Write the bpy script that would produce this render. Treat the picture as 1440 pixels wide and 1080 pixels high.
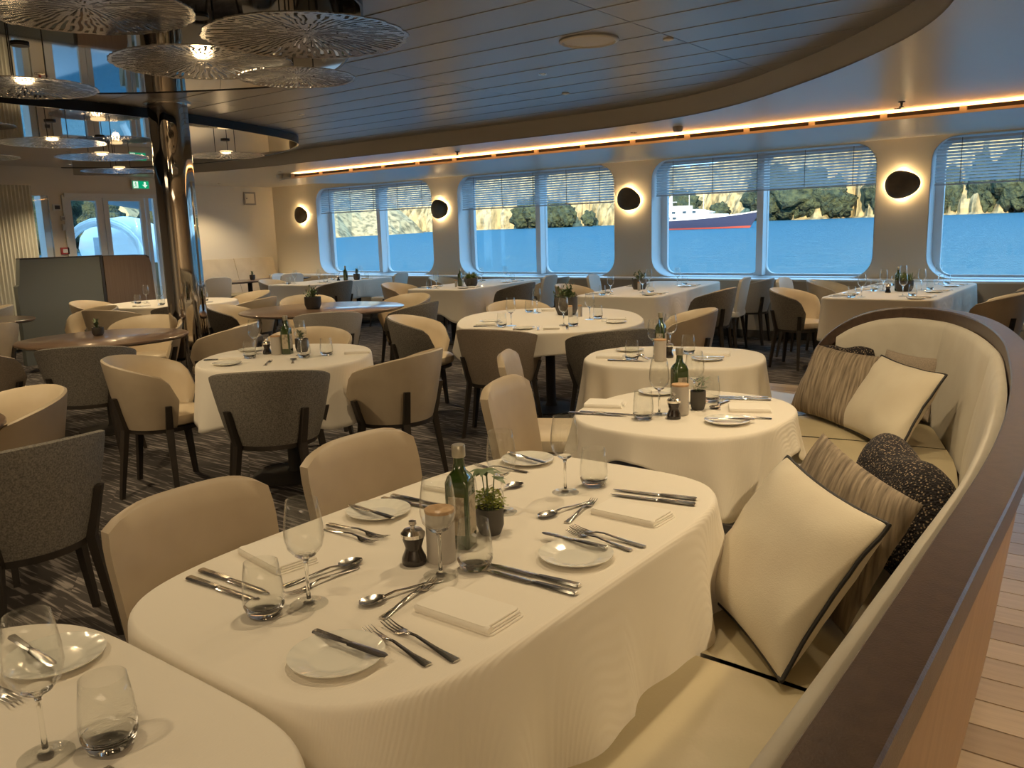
import bpy, bmesh, math, random
from mathutils import Vector, Matrix, noise
random.seed(7)
PI = math.pi
for _o in list(bpy.data.objects):
    bpy.data.objects.remove(_o, do_unlink=True)
SC = bpy.context.scene
COL = SC.collection

# ------------------------------------------------------------------ camera
cam = bpy.data.cameras.new('camera'); cam.sensor_width = 36; cam.lens = 36 * 1175 / 1440
cam.clip_start = 0.05; cam.clip_end = 3000
camo = bpy.data.objects.new('camera', cam); COL.objects.link(camo); SC.camera = camo
camo.matrix_world = Matrix(((0.79662865, -0.08480733, 0.59849019, 0),
                            (0.60373949, 0.16026224, -0.7809063, 0),
                            (-0.0296888, 0.98342449, 0.17887103, 1.46),
                            (0, 0, 0, 1)))
# ------------------------------------------------------------------ light
W = bpy.data.worlds.new('sky'); SC.world = W; W.use_nodes = True
nt = W.node_tree; bg = nt.nodes['Background']
tc = nt.nodes.new('ShaderNodeTexCoord'); sx = nt.nodes.new('ShaderNodeSeparateXYZ'); cr = nt.nodes.new('ShaderNodeValToRGB')
nt.links.new(tc.outputs['Generated'], sx.inputs[0]); nt.links.new(sx.outputs['Z'], cr.inputs[0]); nt.links.new(cr.outputs[0], bg.inputs[0])
cr.color_ramp.elements[0].position = 0.0; cr.color_ramp.elements[0].color = (0.31, 0.66, 1.0, 1)
cr.color_ramp.elements[1].position = 0.7; cr.color_ramp.elements[1].color = (0.22, 0.48, 0.80, 1)
bg.inputs[1].default_value = 1.9
sun = bpy.data.lights.new('sun', 'SUN'); sun.energy = 5.0; sun.color = (1.0, 0.80, 0.50); sun.angle = 0.01
so = bpy.data.objects.new('sun', sun); COL.objects.link(so)
so.rotation_euler = Vector((-0.45, 1.0, -0.36)).to_track_quat('-Z', 'Y').to_euler()
SC.view_settings.view_transform = 'Standard'; SC.view_settings.look = 'None'
SC.view_settings.gamma = 1.0; SC.view_settings.use_curve_mapping = False
SC.view_settings.exposure = 1.0
try:
    SC.cycles.use_denoising = True; SC.cycles.max_bounces = 8; SC.cycles.diffuse_bounces = 4
    SC.cycles.glossy_bounces = 4; SC.cycles.transmission_bounces = 6; SC.cycles.transparent_max_bounces = 24
    SC.cycles.caustics_reflective = False; SC.cycles.caustics_refractive = False
    SC.cycles.sample_clamp_indirect = 4.0; SC.cycles.use_adaptive_sampling = True; SC.cycles.adaptive_threshold = 0.03
except Exception:
    pass
WARM = (1.0, 0.70, 0.36)
DOWN = (1.0, 0.77, 0.46)

def spot(x, y, z, power, angle=120, size=0.05, blend=0.6, color=DOWN):
    l = bpy.data.lights.new('downlight_beam', 'SPOT'); l.energy = power; l.color = color
    l.spot_size = math.radians(angle); l.spot_blend = blend; l.shadow_soft_size = size
    o = bpy.data.objects.new('downlight_beam', l); COL.objects.link(o); o.location = (x, y, z)
    return o

# ------------------------------------------------------------------ materials
def _n(nt, t, **kw):
    n = nt.nodes.new(t)
    for k, v in kw.items(): setattr(n, k, v)
    return n

def mat(name, col, rough=0.5, metal=0.0, spec=0.5, sheen=0.0, noise_s=None, col2=None, bump=0.0, bump_s=None,
        coat=0.0, stretch=None, kind='noise', detail=3.0, emit=None, lo=0.35, hi=0.65, aniso=0.0, space='Object'):
    m = bpy.data.materials.new(name); m.use_nodes = True; nt = m.node_tree
    b = nt.nodes['Principled BSDF']
    b.inputs['Base Color'].default_value = (*col, 1); b.inputs['Roughness'].default_value = rough
    b.inputs['Metallic'].default_value = metal; b.inputs['Specular IOR Level'].default_value = spec
    b.inputs['Sheen Weight'].default_value = sheen; b.inputs['Coat Weight'].default_value = coat
    if emit: 
        b.inputs['Emission Color'].default_value = (*emit[0], 1); b.inputs['Emission Strength'].default_value = emit[1]
    if noise_s or bump:
        tcn = _n(nt, 'ShaderNodeTexCoord'); mp = _n(nt, 'ShaderNodeMapping')
        nt.links.new(tcn.outputs[space], mp.inputs[0])
        if stretch: mp.inputs['Scale'].default_value = stretch
    def tex(scale):
        if kind == 'noise':
            t = _n(nt, 'ShaderNodeTexNoise'); t.inputs['Scale'].default_value = scale; t.inputs['Detail'].default_value = detail
            nt.links.new(mp.outputs[0], t.inputs['Vector']); return t.outputs['Fac']
        if kind == 'wave':
            t = _n(nt, 'ShaderNodeTexWave'); t.inputs['Scale'].default_value = scale; t.inputs['Distortion'].default_value = 0.2
            t.inputs['Detail Scale'].default_value = 2
            nt.links.new(mp.outputs[0], t.inputs['Vector']); return t.outputs['Fac']
        t = _n(nt, 'ShaderNodeTexVoronoi'); t.inputs['Scale'].default_value = scale
        nt.links.new(mp.outputs[0], t.inputs['Vector']); return t.outputs['Distance']
    if noise_s and col2:
        f = tex(noise_s); r = _n(nt, 'ShaderNodeValToRGB')
        r.color_ramp.elements[0].position = lo; r.color_ramp.elements[0].color = (*col, 1)
        r.color_ramp.elements[1].position = hi; r.color_ramp.elements[1].color = (*col2, 1)
        nt.links.new(f, r.inputs[0]); nt.links.new(r.outputs[0], b.inputs['Base Color'])
    if bump:
        f = tex(bump_s or noise_s); bp = _n(nt, 'ShaderNodeBump'); bp.inputs['Strength'].default_value = bump
        bp.inputs['Distance'].default_value = 0.01
        nt.links.new(f, bp.inputs['Height']); nt.links.new(bp.outputs[0], b.inputs['Normal'])
    return m

def thin_glass(name, tint=(0.96, 0.97, 0.97), base=0.04, edge=0.75, power=4.0):
    """clear thin-walled glass: transparent, mirror reflection growing towards grazing angles"""
    m = bpy.data.materials.new(name); m.use_nodes = True; nt = m.node_tree; nt.nodes.clear()
    o = _n(nt, 'ShaderNodeOutputMaterial'); mx = _n(nt, 'ShaderNodeMixShader'); tr = _n(nt, 'ShaderNodeBsdfTransparent')
    gl = _n(nt, 'ShaderNodeBsdfGlossy'); fr = _n(nt, 'ShaderNodeLayerWeight'); pw_ = _n(nt, 'ShaderNodeMath', operation='POWER'); mm = _n(nt, 'ShaderNodeMath', operation='MULTIPLY_ADD')
    tr.inputs[0].default_value = (*tint, 1); gl.inputs['Roughness'].default_value = 0.0; fr.inputs['Blend'].default_value = 0.5
    pw_.inputs[1].default_value = power; mm.inputs[1].default_value = edge; mm.inputs[2].default_value = base
    nt.links.new(fr.outputs['Facing'], pw_.inputs[0]); nt.links.new(pw_.outputs[0], mm.inputs[0]); nt.links.new(mm.outputs[0], mx.inputs[0])
    nt.links.new(tr.outputs[0], mx.inputs[1]); nt.links.new(gl.outputs[0], mx.inputs[2]); nt.links.new(mx.outputs[0], o.inputs[0])
    return m

M = {}
M['wall'] = mat('warm_white_paint', (0.76, 0.68, 0.55), 0.45)
M['ceil_white'] = mat('satin_white_ceiling', (0.52, 0.47, 0.39), 0.28, spec=0.6)
M['ceil_matte'] = mat('matte_white_ceiling', (0.62, 0.56, 0.47), 0.4)
M['riser'] = mat('riser_paint', (0.52, 0.49, 0.44), 0.5)
M['panel'] = mat('bronze_metal_panel', (0.34, 0.325, 0.31), 0.36, metal=0.75)
M['gap'] = mat('dark_joint', (0.02, 0.02, 0.02), 0.7)
M['panel_edge'] = mat('panel_edge', (0.42, 0.41, 0.40), 0.45, metal=0.3)
M['mirror'] = mat('dark_bronze_mirror', (0.20, 0.17, 0.135), 0.03, metal=1.0)
M['mirror_lit'] = mat('bronze_mirror_lit_copy', (0.50, 0.46, 0.41), 0.03, metal=1.0)  # copy of the raft mirror; brighter reflections put into its colour
M['black'] = mat('black_edge', (0.008, 0.008, 0.009), 0.3)
M['disc'] = mat('hammered_disc_metal', (0.46, 0.45, 0.44), 0.26, metal=1.0, bump=0.12, bump_s=40)
M['chrome'] = mat('polished_steel_column', (0.43, 0.40, 0.37), 0.035, metal=1.0)
M['steel'] = mat('cutlery_steel', (0.80, 0.77, 0.72), 0.2, metal=1.0)
M['brass'] = mat('brushed_brass', (0.80, 0.55, 0.34), 0.45, metal=0.15)
M['slot'] = mat('slot_dark', (0.05, 0.03, 0.015), 0.7)
M['led'] = mat('cove_strip_light', (1, 0.8, 0.5), 0.5, emit=((1.0, 0.62, 0.30), 4.0))
M['lamp_face'] = mat('lamp_diffuser', (0.9, 0.85, 0.75), 0.4, emit=((1.0, 0.68, 0.33), 0.7))
M['lamp_glow'] = mat('lamp_glow', (1, 0.9, 0.7), 0.5, emit=((1.0, 0.70, 0.32), 30.0))
M['sconce'] = mat('sconce_bronze', (0.17, 0.13, 0.09), 0.38, metal=0.8, noise_s=4, col2=(0.10, 0.08, 0.06))
M['frame'] = mat('window_frame_paint', (0.78, 0.80, 0.80), 0.4)
M['sill'] = mat('sill_taupe', (0.46, 0.40, 0.32), 0.6)
M['blind'] = mat('blind_slat', (0.42, 0.43, 0.44), 0.4)
_b = M['blind'].node_tree; _p = _b.nodes['Principled BSDF']; _p.inputs['Base Color'].default_value = (0.62, 0.64, 0.66, 1)
_t = _b.nodes.new('ShaderNodeBsdfTranslucent'); _t.inputs[0].default_value = (0.62, 0.66, 0.70, 1); _m = _b.nodes.new('ShaderNodeMixShader'); _m.inputs[0].default_value = 0.30
_b.links.new(_p.outputs[0], _m.inputs[1]); _b.links.new(_t.outputs[0], _m.inputs[2]); _b.links.new(_m.outputs[0], _b.nodes['Material Output'].inputs[0])
M['cord'] = mat('blind_cord', (0.2, 0.2, 0.2), 0.7)
M['pane'] = thin_glass('window_pane', (0.95, 0.97, 0.98))
M['glass'] = thin_glass('drinking_glass', (0.985, 0.988, 0.982), 0.035, 0.75, 3.6)
M['glass_solid'] = mat('solid_glass_base', (0.97, 0.97, 0.95), 0.0); M['glass_solid'].node_tree.nodes['Principled BSDF'].inputs['Transmission Weight'].default_value = 1.0
M['glass_solid'].node_tree.nodes['Principled BSDF'].inputs['IOR'].default_value = 1.46
M['cloth'] = mat('white_ribbed_linen', (0.80, 0.74, 0.64), 0.75, sheen=0.15, bump=0.10, bump_s=70, kind='wave', stretch=(1, 1, 1))
M['napkin'] = mat('napkin_linen', (0.84, 0.79, 0.70), 0.8, sheen=0.1, bump=0.1, bump_s=300)
M['china'] = mat('white_china', (0.80, 0.78, 0.70), 0.18, coat=0.5)
M['oat'] = mat('oat_leather', (0.40, 0.32, 0.225), 0.5, noise_s=6, col2=(0.45, 0.365, 0.26))
M['lining'] = mat('cream_leather', (0.66, 0.55, 0.39), 0.45, noise_s=5, col2=(0.60, 0.49, 0.34))
M['tweed'] = mat('charcoal_tweed', (0.115, 0.105, 0.09), 0.9, noise_s=160, col2=(0.24, 0.215, 0.18), bump=0.3, bump_s=200)
M['grey'] = mat('grey_wool', (0.30, 0.27, 0.235), 0.9, noise_s=160, col2=(0.36, 0.33, 0.29), bump=0.2, bump_s=200)
M['brown'] = mat('taupe_wool', (0.25, 0.20, 0.155), 0.9, noise_s=160, col2=(0.33, 0.27, 0.21), bump=0.2, bump_s=200)
M['pale'] = mat('pale_grey_leather', (0.62, 0.58, 0.52), 0.5)
M['leg'] = mat('dark_stained_oak', (0.018, 0.014, 0.011), 0.45, noise_s=12, col2=(0.036, 0.027, 0.02), stretch=(1, 1, 0.1))
M['table_wood'] = mat('walnut_top', (0.11, 0.07, 0.047), 0.28, noise_s=5, col2=(0.165, 0.105, 0.07), stretch=(8, 1, 8), coat=0.3)
M['oak'] = mat('oak_veneer', (0.25, 0.15, 0.075), 0.42, noise_s=3, col2=(0.31, 0.19, 0.10), stretch=(10, 10, 0.6))
M['ledge'] = mat('brown_leather_ledge', (0.060, 0.037, 0.026), 0.36, noise_s=40, col2=(0.080, 0.05, 0.034), bump=0.1, bump_s=300)
M['cream'] = mat('cream_bench_leather', (0.46, 0.39, 0.25), 0.38, noise_s=4, col2=(0.42, 0.355, 0.225), bump=0.05, bump_s=120)
M['ivory'] = mat('ivory_fabric', (0.54, 0.50, 0.42), 0.8, sheen=0.2, noise_s=8, col2=(0.50, 0.455, 0.375), bump=0.08, bump_s=300)
M['pillow_cream'] = mat('cream_cushion_cloth', (0.60, 0.54, 0.42), 0.85, sheen=0.3, noise_s=5, col2=(0.56, 0.49, 0.375), bump=0.1, bump_s=250)
M['stripe'] = mat('taupe_pleated_stripe', (0.11, 0.082, 0.055), 0.85, noise_s=22, col2=(0.34, 0.27, 0.19), stretch=(4, 0.3, 0.3), bump=0.7, bump_s=22, lo=0.3, hi=0.7)
M['knit'] = mat('dark_dotted_knit', (0.42, 0.32, 0.21), 0.9, kind='vor', noise_s=120, col2=(0.012, 0.009, 0.012), bump=0.6, bump_s=140, lo=0.18, hi=0.36)
M['piping'] = mat('black_piping', (0.012, 0.010, 0.010), 0.6)
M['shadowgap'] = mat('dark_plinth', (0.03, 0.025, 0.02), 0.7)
M['bottle'] = mat('green_bottle_glass', (0.034, 0.062, 0.014), 0.08, coat=0.6, spec=0.8)
M['paperlabel'] = mat('bottle_label', (0.52, 0.45, 0.33), 0.7, noise_s=60, col2=(0.30, 0.25, 0.18), lo=0.5, hi=0.62)
M['cap'] = mat('tin_cap', (0.45, 0.42, 0.34), 0.35, metal=0.6)
M['cork'] = mat('cork_lid', (0.62, 0.40, 0.22), 0.7, noise_s=60, col2=(0.52, 0.32, 0.17))
M['jar'] = mat('frosted_jar', (0.52, 0.48, 0.43), 0.35)
M['pepper'] = mat('dark_wood_mill', (0.022, 0.015, 0.012), 0.22, coat=0.4)
M['pot'] = mat('charcoal_pot', (0.075, 0.068, 0.060), 0.6)
M['leaf'] = mat('leaf_green', (0.10, 0.16, 0.035), 0.5, noise_s=20, col2=(0.20, 0.25, 0.06))
M['leaf_y'] = mat('leaf_yellow_green', (0.34, 0.36, 0.06), 0.5, noise_s=20, col2=(0.22, 0.28, 0.05))
M['leaf_d'] = mat('leaf_grey_green', (0.10, 0.15, 0.07), 0.5, noise_s=20, col2=(0.16, 0.21, 0.10))
M['screen_grey'] = mat('grey_green_screen_fabric', (0.14, 0.15, 0.135), 0.85, noise_s=200, col2=(0.17, 0.18, 0.165))
M['screen_brown'] = mat('brown_screen_fabric', (0.17, 0.115, 0.08), 0.85, noise_s=3, col2=(0.20, 0.14, 0.10), stretch=(20, 20, 0.5))
M['trimdark'] = mat('dark_trim', (0.03, 0.025, 0.02), 0.5)
M['curtain'] = mat('pale_curtain', (0.60, 0.58, 0.50), 0.85)
M['plastic'] = mat('white_plastic', (0.75, 0.73, 0.68), 0.4)
M['plastic_d'] = mat('dark_plastic', (0.04, 0.03, 0.03), 0.4)
M['greytrim'] = mat('grey_trim', (0.30, 0.27, 0.24), 0.4)
M['red'] = mat('red_callpoint', (0.45, 0.05, 0.04), 0.4)
M['signgreen'] = mat('exit_sign_green', (0.0, 0.30, 0.13), 0.5, emit=((0.0, 0.45, 0.20), 0.35))
M['signwhite'] = mat('exit_sign_white', (0.85, 0.9, 0.85), 0.5, emit=((0.8, 1.0, 0.85), 0.45))
M['boatwhite'] = mat('boat_white', (0.80, 0.80, 0.78), 0.3)
M['boatgrey'] = mat('boat_grey', (0.35, 0.42, 0.50), 0.4)
M['hull'] = mat('yacht_navy', (0.035, 0.04, 0.085), 0.25)
M['hullred'] = mat('yacht_antifoul', (0.35, 0.06, 0.04), 0.5)
M['winblack'] = mat('yacht_window', (0.03, 0.05, 0.07), 0.2)
M['rock'] = mat('sunlit_cliff', (0.13, 0.115, 0.06), 0.95, noise_s=0.30, col2=(0.42, 0.34, 0.18), detail=9, stretch=(1.6, 1, 0.35), lo=0.36, hi=0.56)
M['tree'] = mat('shore_tree', (0.022, 0.040, 0.028), 0.95, noise_s=0.35, col2=(0.085, 0.105, 0.05), detail=8, bump=1.0, bump_s=0.6)
M['tree'].node_tree.nodes['Bump'].inputs['Distance'].default_value = 3.0
M['metalroof'] = mat('awning_grey', (0.30, 0.36, 0.38), 0.5)
M['baseb'] = mat('baseboard_grey', (0.10, 0.085, 0.07), 0.5)
M['roof'] = mat('roof_slab', (0.2, 0.2, 0.2), 0.8)
M['hullwhite'] = mat('ship_side_paint', (0.6, 0.6, 0.6), 0.6)

def carpet_mat():
    m = bpy.data.materials.new('patterned_carpet'); m.use_nodes = True; nt = m.node_tree; b = nt.nodes['Principled BSDF']
    b.inputs['Roughness'].default_value = 0.95; b.inputs['Specular IOR Level'].default_value = 0.15
    t = _n(nt, 'ShaderNodeTexCoord')
    def stripes(rot, scale):
        mp = _n(nt, 'ShaderNodeMapping'); mp.inputs['Rotation'].default_value = (0, 0, math.radians(rot))
        mp.inputs['Scale'].default_value = (0.55, 9, 1)
        nt.links.new(t.outputs['Object'], mp.inputs[0])
        n = _n(nt, 'ShaderNodeTexNoise'); n.inputs['Scale'].default_value = scale; n.inputs['Detail'].default_value = 2.5
        nt.links.new(mp.outputs[0], n.inputs['Vector'])
        r = _n(nt, 'ShaderNodeValToRGB'); r.color_ramp.elements[0].position = 0.52; r.color_ramp.elements[1].position = 0.62
        nt.links.new(n.outputs['Fac'], r.inputs[0]); return r.outputs[0]
    a = stripes(35, 6.0); c = stripes(-50, 6.0)
    v = _n(nt, 'ShaderNodeTexChecker'); v.inputs['Scale'].default_value = 1.3
    mp = _n(nt, 'ShaderNodeMapping'); mp.inputs['Rotation'].default_value = (0, 0, 0.6); mp.inputs['Scale'].default_value = (1, 1, 0)
    nt.links.new(t.outputs['Object'], mp.inputs[0]); nt.links.new(mp.outputs[0], v.inputs['Vector'])
    mx = _n(nt, 'ShaderNodeMix', data_type='RGBA')
    nt.links.new(v.outputs['Fac'], mx.inputs[0]); nt.links.new(a, mx.inputs[6]); nt.links.new(c, mx.inputs[7])
    m2 = _n(nt, 'ShaderNodeMix', data_type='RGBA'); m2.inputs[6].default_value = (0.062, 0.054, 0.050, 1); m2.inputs[7].default_value = (0.24, 0.21, 0.19, 1)
    nt.links.new(mx.outputs[2], m2.inputs[0]); nt.links.new(m2.outputs[2], b.inputs['Base Color'])
    return m
M['carpet'] = carpet_mat()

def plank_mats():
    out = []
    for i, c in enumerate([(0.38, 0.295, 0.205), (0.43, 0.34, 0.24), (0.33, 0.25, 0.17)]):
        out.append(mat('oak_plank_%s' % 'abc'[i], c, 0.35, noise_s=4, col2=tuple(v * 1.18 for v in c), stretch=(1, 14, 14)))
    return out
PLK = plank_mats()

def water_mat():
    m = bpy.data.materials.new('sea_water'); m.use_nodes = True; nt = m.node_tree; nt.nodes.clear()
    o = _n(nt, 'ShaderNodeOutputMaterial'); mx = _n(nt, 'ShaderNodeMixShader'); d = _n(nt, 'ShaderNodeBsdfDiffuse'); g = _n(nt, 'ShaderNodeBsdfGlossy')
    d.inputs[0].default_value = (0.038, 0.150, 0.245, 1); g.inputs['Roughness'].default_value = 0.3; g.inputs[0].default_value = (0.5, 0.85, 1, 1); mx.inputs[0].default_value = 0.10
    t = _n(nt, 'ShaderNodeTexCoord'); mp = _n(nt, 'ShaderNodeMapping'); mp.inputs['Scale'].default_value = (0.30, 0.9, 1)
    nt.links.new(t.outputs['Object'], mp.inputs[0])
    n = _n(nt, 'ShaderNodeTexNoise'); n.inputs['Scale'].default_value = 1.0; n.inputs['Detail'].default_value = 7; n.inputs['Roughness'].default_value = 0.7
    nt.links.new(mp.outputs[0], n.inputs['Vector'])
    bp = _n(nt, 'ShaderNodeBump'); bp.inputs['Strength'].default_value = 1.0; bp.inputs['Distance'].default_value = 3.0
    nt.links.new(n.outputs['Fac'], bp.inputs['Height']); nt.links.new(bp.outputs[0], d.inputs['Normal']); nt.links.new(bp.outputs[0], g.inputs['Normal'])
    nt.links.new(d.outputs[0], mx.inputs[1]); nt.links.new(g.outputs[0], mx.inputs[2]); nt.links.new(mx.outputs[0], o.inputs[0])
    return m
M['water'] = water_mat()

# ------------------------------------------------------------------ mesh helpers
class MB:
    def __init__(s): s.v = []; s.f = []; s.mi = []; s.cur = 0
    def add(s, vs, fs):
        o = len(s.v); s.v += [tuple(p) for p in vs]; s.f += [tuple(i + o for i in f) for f in fs]; s.mi += [s.cur] * len(fs)
        return s
    def box(s, x0, x1, y0, y1, z0, z1, mtx=None):
        vs = [Vector((x, y, z)) for z in (z0, z1) for y in (y0, y1) for x in (x0, x1)]
        if mtx is not None: vs = [mtx @ p for p in vs]
        return s.add(vs, [(0, 2, 3, 1), (4, 5, 7, 6), (0, 1, 5, 4), (2, 6, 7, 3), (0, 4, 6, 2), (1, 3, 7, 5)])
    def lathe(s, prof, n=24, cx=0, cy=0, sx=1, sy=1, close=False):
        vs = []; fs = []
        for r, z in prof:
            for k in range(n):
                a = 2 * PI * k / n; vs.append((cx + sx * r * math.cos(a), cy + sy * r * math.sin(a), z))
        m = len(prof)
        rng = m if close else m - 1
        for i in range(rng):
            j = (i + 1) % m
            for k in range(n):
                k2 = (k + 1) % n; fs.append((i * n + k, i * n + k2, j * n + k2, j * n + k))
        if not close:
            if prof[0][0] > 1e-6: fs.append(tuple(range(n - 1, -1, -1)))
            if prof[-1][0] > 1e-6: fs.append(tuple((m - 1) * n + k for k in range(n)))
        return s.add(vs, fs)
    def tube(s, pts, r, n=8, closed=False, cap=True):
        pts = [Vector(p) for p in pts]; m = len(pts); rr = r if isinstance(r, (list, tuple)) else [r] * m
        vs = []; fs = []
        for i, p in enumerate(pts):
            if closed: d = pts[(i + 1) % m] - pts[i - 1]
            else: d = pts[min(i + 1, m - 1)] - pts[max(i - 1, 0)]
            d.normalize(); up = Vector((0, 0, 1)) if abs(d.z) < 0.9 else Vector((1, 0, 0))
            a = d.cross(up).normalized(); b = a.cross(d).normalized()
            for k in range(n):
                t = 2 * PI * k / n; vs.append(p + (a * math.cos(t) + b * math.sin(t)) * rr[i])
        for i in range(m if closed else m - 1):
            j = (i + 1) % m
            for k in range(n):
                k2 = (k + 1) % n; fs.append((i * n + k, i * n + k2, j * n + k2, j * n + k))
        if not closed and cap: fs += [tuple(range(n - 1, -1, -1)), tuple((m - 1) * n + k for k in range(n))]
        return s.add(vs, fs)
    def grid(s, rows, closed_u=False, closed_v=False):
        m = len(rows); n = len(rows[0]); vs = [p for r in rows for p in r]; fs = []
        for i in range(m if closed_v else m - 1):
            for k in range(n if closed_u else n - 1):
                i2 = (i + 1) % m; k2 = (k + 1) % n; fs.append((i * n + k, i * n + k2, i2 * n + k2, i2 * n + k))
        return s.add(vs, fs)
    def poly(s, pts, z0, z1):
        n = len(pts); vs = [(x, y, z0) for x, y in pts] + [(x, y, z1) for x, y in pts]
        return s.add(vs, [tuple(range(n - 1, -1, -1)), tuple(range(n, 2 * n))] + [(k, (k + 1) % n, n + (k + 1) % n, n + k) for k in range(n)])
    def mesh(s, name, mats, smooth=True, fix=True, angle=40):
        me = bpy.data.meshes.new(name); me.from_pydata(s.v, [], s.f)
        mats = mats if isinstance(mats, (list, tuple)) else [mats]
        for m in mats: me.materials.append(M[m] if isinstance(m, str) else m)
        if len(mats) > 1: me.polygons.foreach_set('material_index', s.mi)
        if fix:
            bm = bmesh.new(); bm.from_mesh(me); bmesh.ops.remove_doubles(bm, verts=bm.verts, dist=1e-5)
            bmesh.ops.recalc_face_normals(bm, faces=bm.faces); bm.to_mesh(me); bm.free()
        if smooth:
            me.polygons.foreach_set('use_smooth', [True] * len(me.polygons))
            me.set_sharp_from_angle(angle=math.radians(angle))
        return me
    def obj(s, name, mats, parent=None, **kw):
        return mk(name, s.mesh(name, mats, **kw), parent)

def mk(name, me, parent=None, loc=None, rz=None):
    o = bpy.data.objects.new(name, me); COL.objects.link(o)
    if parent is not None: o.parent = parent
    if loc is not None: o.location = loc
    if rz is not None: o.rotation_euler = (0, 0, rz)
    return o

LABELS = {}
def tag(o, label, cat, group=None, kind=None):
    n = len(label.split()); 
    if not 4 <= n <= 16: print('BADLABEL', n, label)
    if label in LABELS and not (group and LABELS[label] == group): print('DUPLABEL', label)
    LABELS[label] = group
    o['label'] = label; o['category'] = cat
    if group: o['group'] = group
    if kind: o['kind'] = kind
    return o
def empty(name, loc, rz=0.0):
    o = bpy.data.objects.new(name, None); COL.objects.link(o); o.location = loc; o.rotation_euler = (0, 0, rz); o.empty_display_size = 0.05
    return o
def struct(o, label=None):
    o['kind'] = 'structure'
    if label: o['label'] = label
    return o
def dup(root, loc, rz):
    r = root.copy(); COL.objects.link(r); r.location = loc; r.rotation_euler = (0, 0, rz)
    for ch in list(root.children):
        c = ch.copy(); COL.objects.link(c); c.parent = r
        for g in list(ch.children):
            d = g.copy(); COL.objects.link(d); d.parent = c
    return r

def rrect(x0, x1, z0, z1, r, n=6):
    pts = []
    for cx, cz, a0 in ((x1 - r, z0 + r, -90), (x1 - r, z1 - r, 0), (x0 + r, z1 - r, 90), (x0 + r, z0 + r, 180)):
        for k in range(n + 1):
            a = math.radians(a0 + 90 * k / n); pts.append((cx + r * math.cos(a), cz + r * math.sin(a)))
    return pts

def holed(name, outer, holes, depth, mats, mtx, parent=None):
    """flat plate with holes, thickness depth, its local XY mapped by mtx"""
    cu = bpy.data.curves.new(name, 'CURVE'); cu.dimensions = '2D'; cu.fill_mode = 'BOTH'; cu.extrude = depth / 2
    for ring in [outer] + holes:
        sp = cu.splines.new('POLY'); sp.points.add(len(ring) - 1)
        for p, (x, y) in zip(sp.points, ring): p.co = (x, y, 0, 1)
        sp.use_cyclic_u = True
    t = bpy.data.objects.new('tmp', cu); COL.objects.link(t)
    me = bpy.data.meshes.new_from_object(t.evaluated_get(bpy.context.evaluated_depsgraph_get()))
    bpy.data.objects.remove(t); bpy.data.curves.remove(cu)
    me.name = name; me.transform(mtx); me.materials.clear(); me.materials.append(M[mats] if isinstance(mats, str) else mats)
    me.update()
    return mk(name, me, parent)
XZ = Matrix(((1, 0, 0, 0), (0, 0, -1, 0), (0, 1, 0, 0), (0, 0, 0, 1)))          # local XY -> world XZ, facing -Y
YZ = Matrix(((0, 0, 1, 0), (1, 0, 0, 0), (0, 1, 0, 0), (0, 0, 0, 1)))           # local XY -> world YZ

def spline(pts, n):
    """Catmull-Rom through pts (tuples of any length), n samples per span"""
    out = []; m = len(pts)
    for i in range(m - 1):
        p0 = pts[max(i - 1, 0)]; p1 = pts[i]; p2 = pts[i + 1]; p3 = pts[min(i + 2, m - 1)]
        for k in range(n):
            t = k / n
            out.append(tuple(0.5 * (2 * b + (c - a) * t + (2 * a - 5 * b + 4 * c - d) * t * t + (3 * b - a - 3 * c + d) * t ** 3) for a, b, c, d in zip(p0, p1, p2, p3)))
    out.append(tuple(pts[-1])); return out

# ================================================================== SETTING
WY = 11.0
wins = [(-13.12, -10.07, 1.93), (-9.48, -6.42, 1.86), (-5.81, -2.76, 1.91), (-2.16, 0.89, 1.86), (1.50, 4.40, 1.86)]
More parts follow.
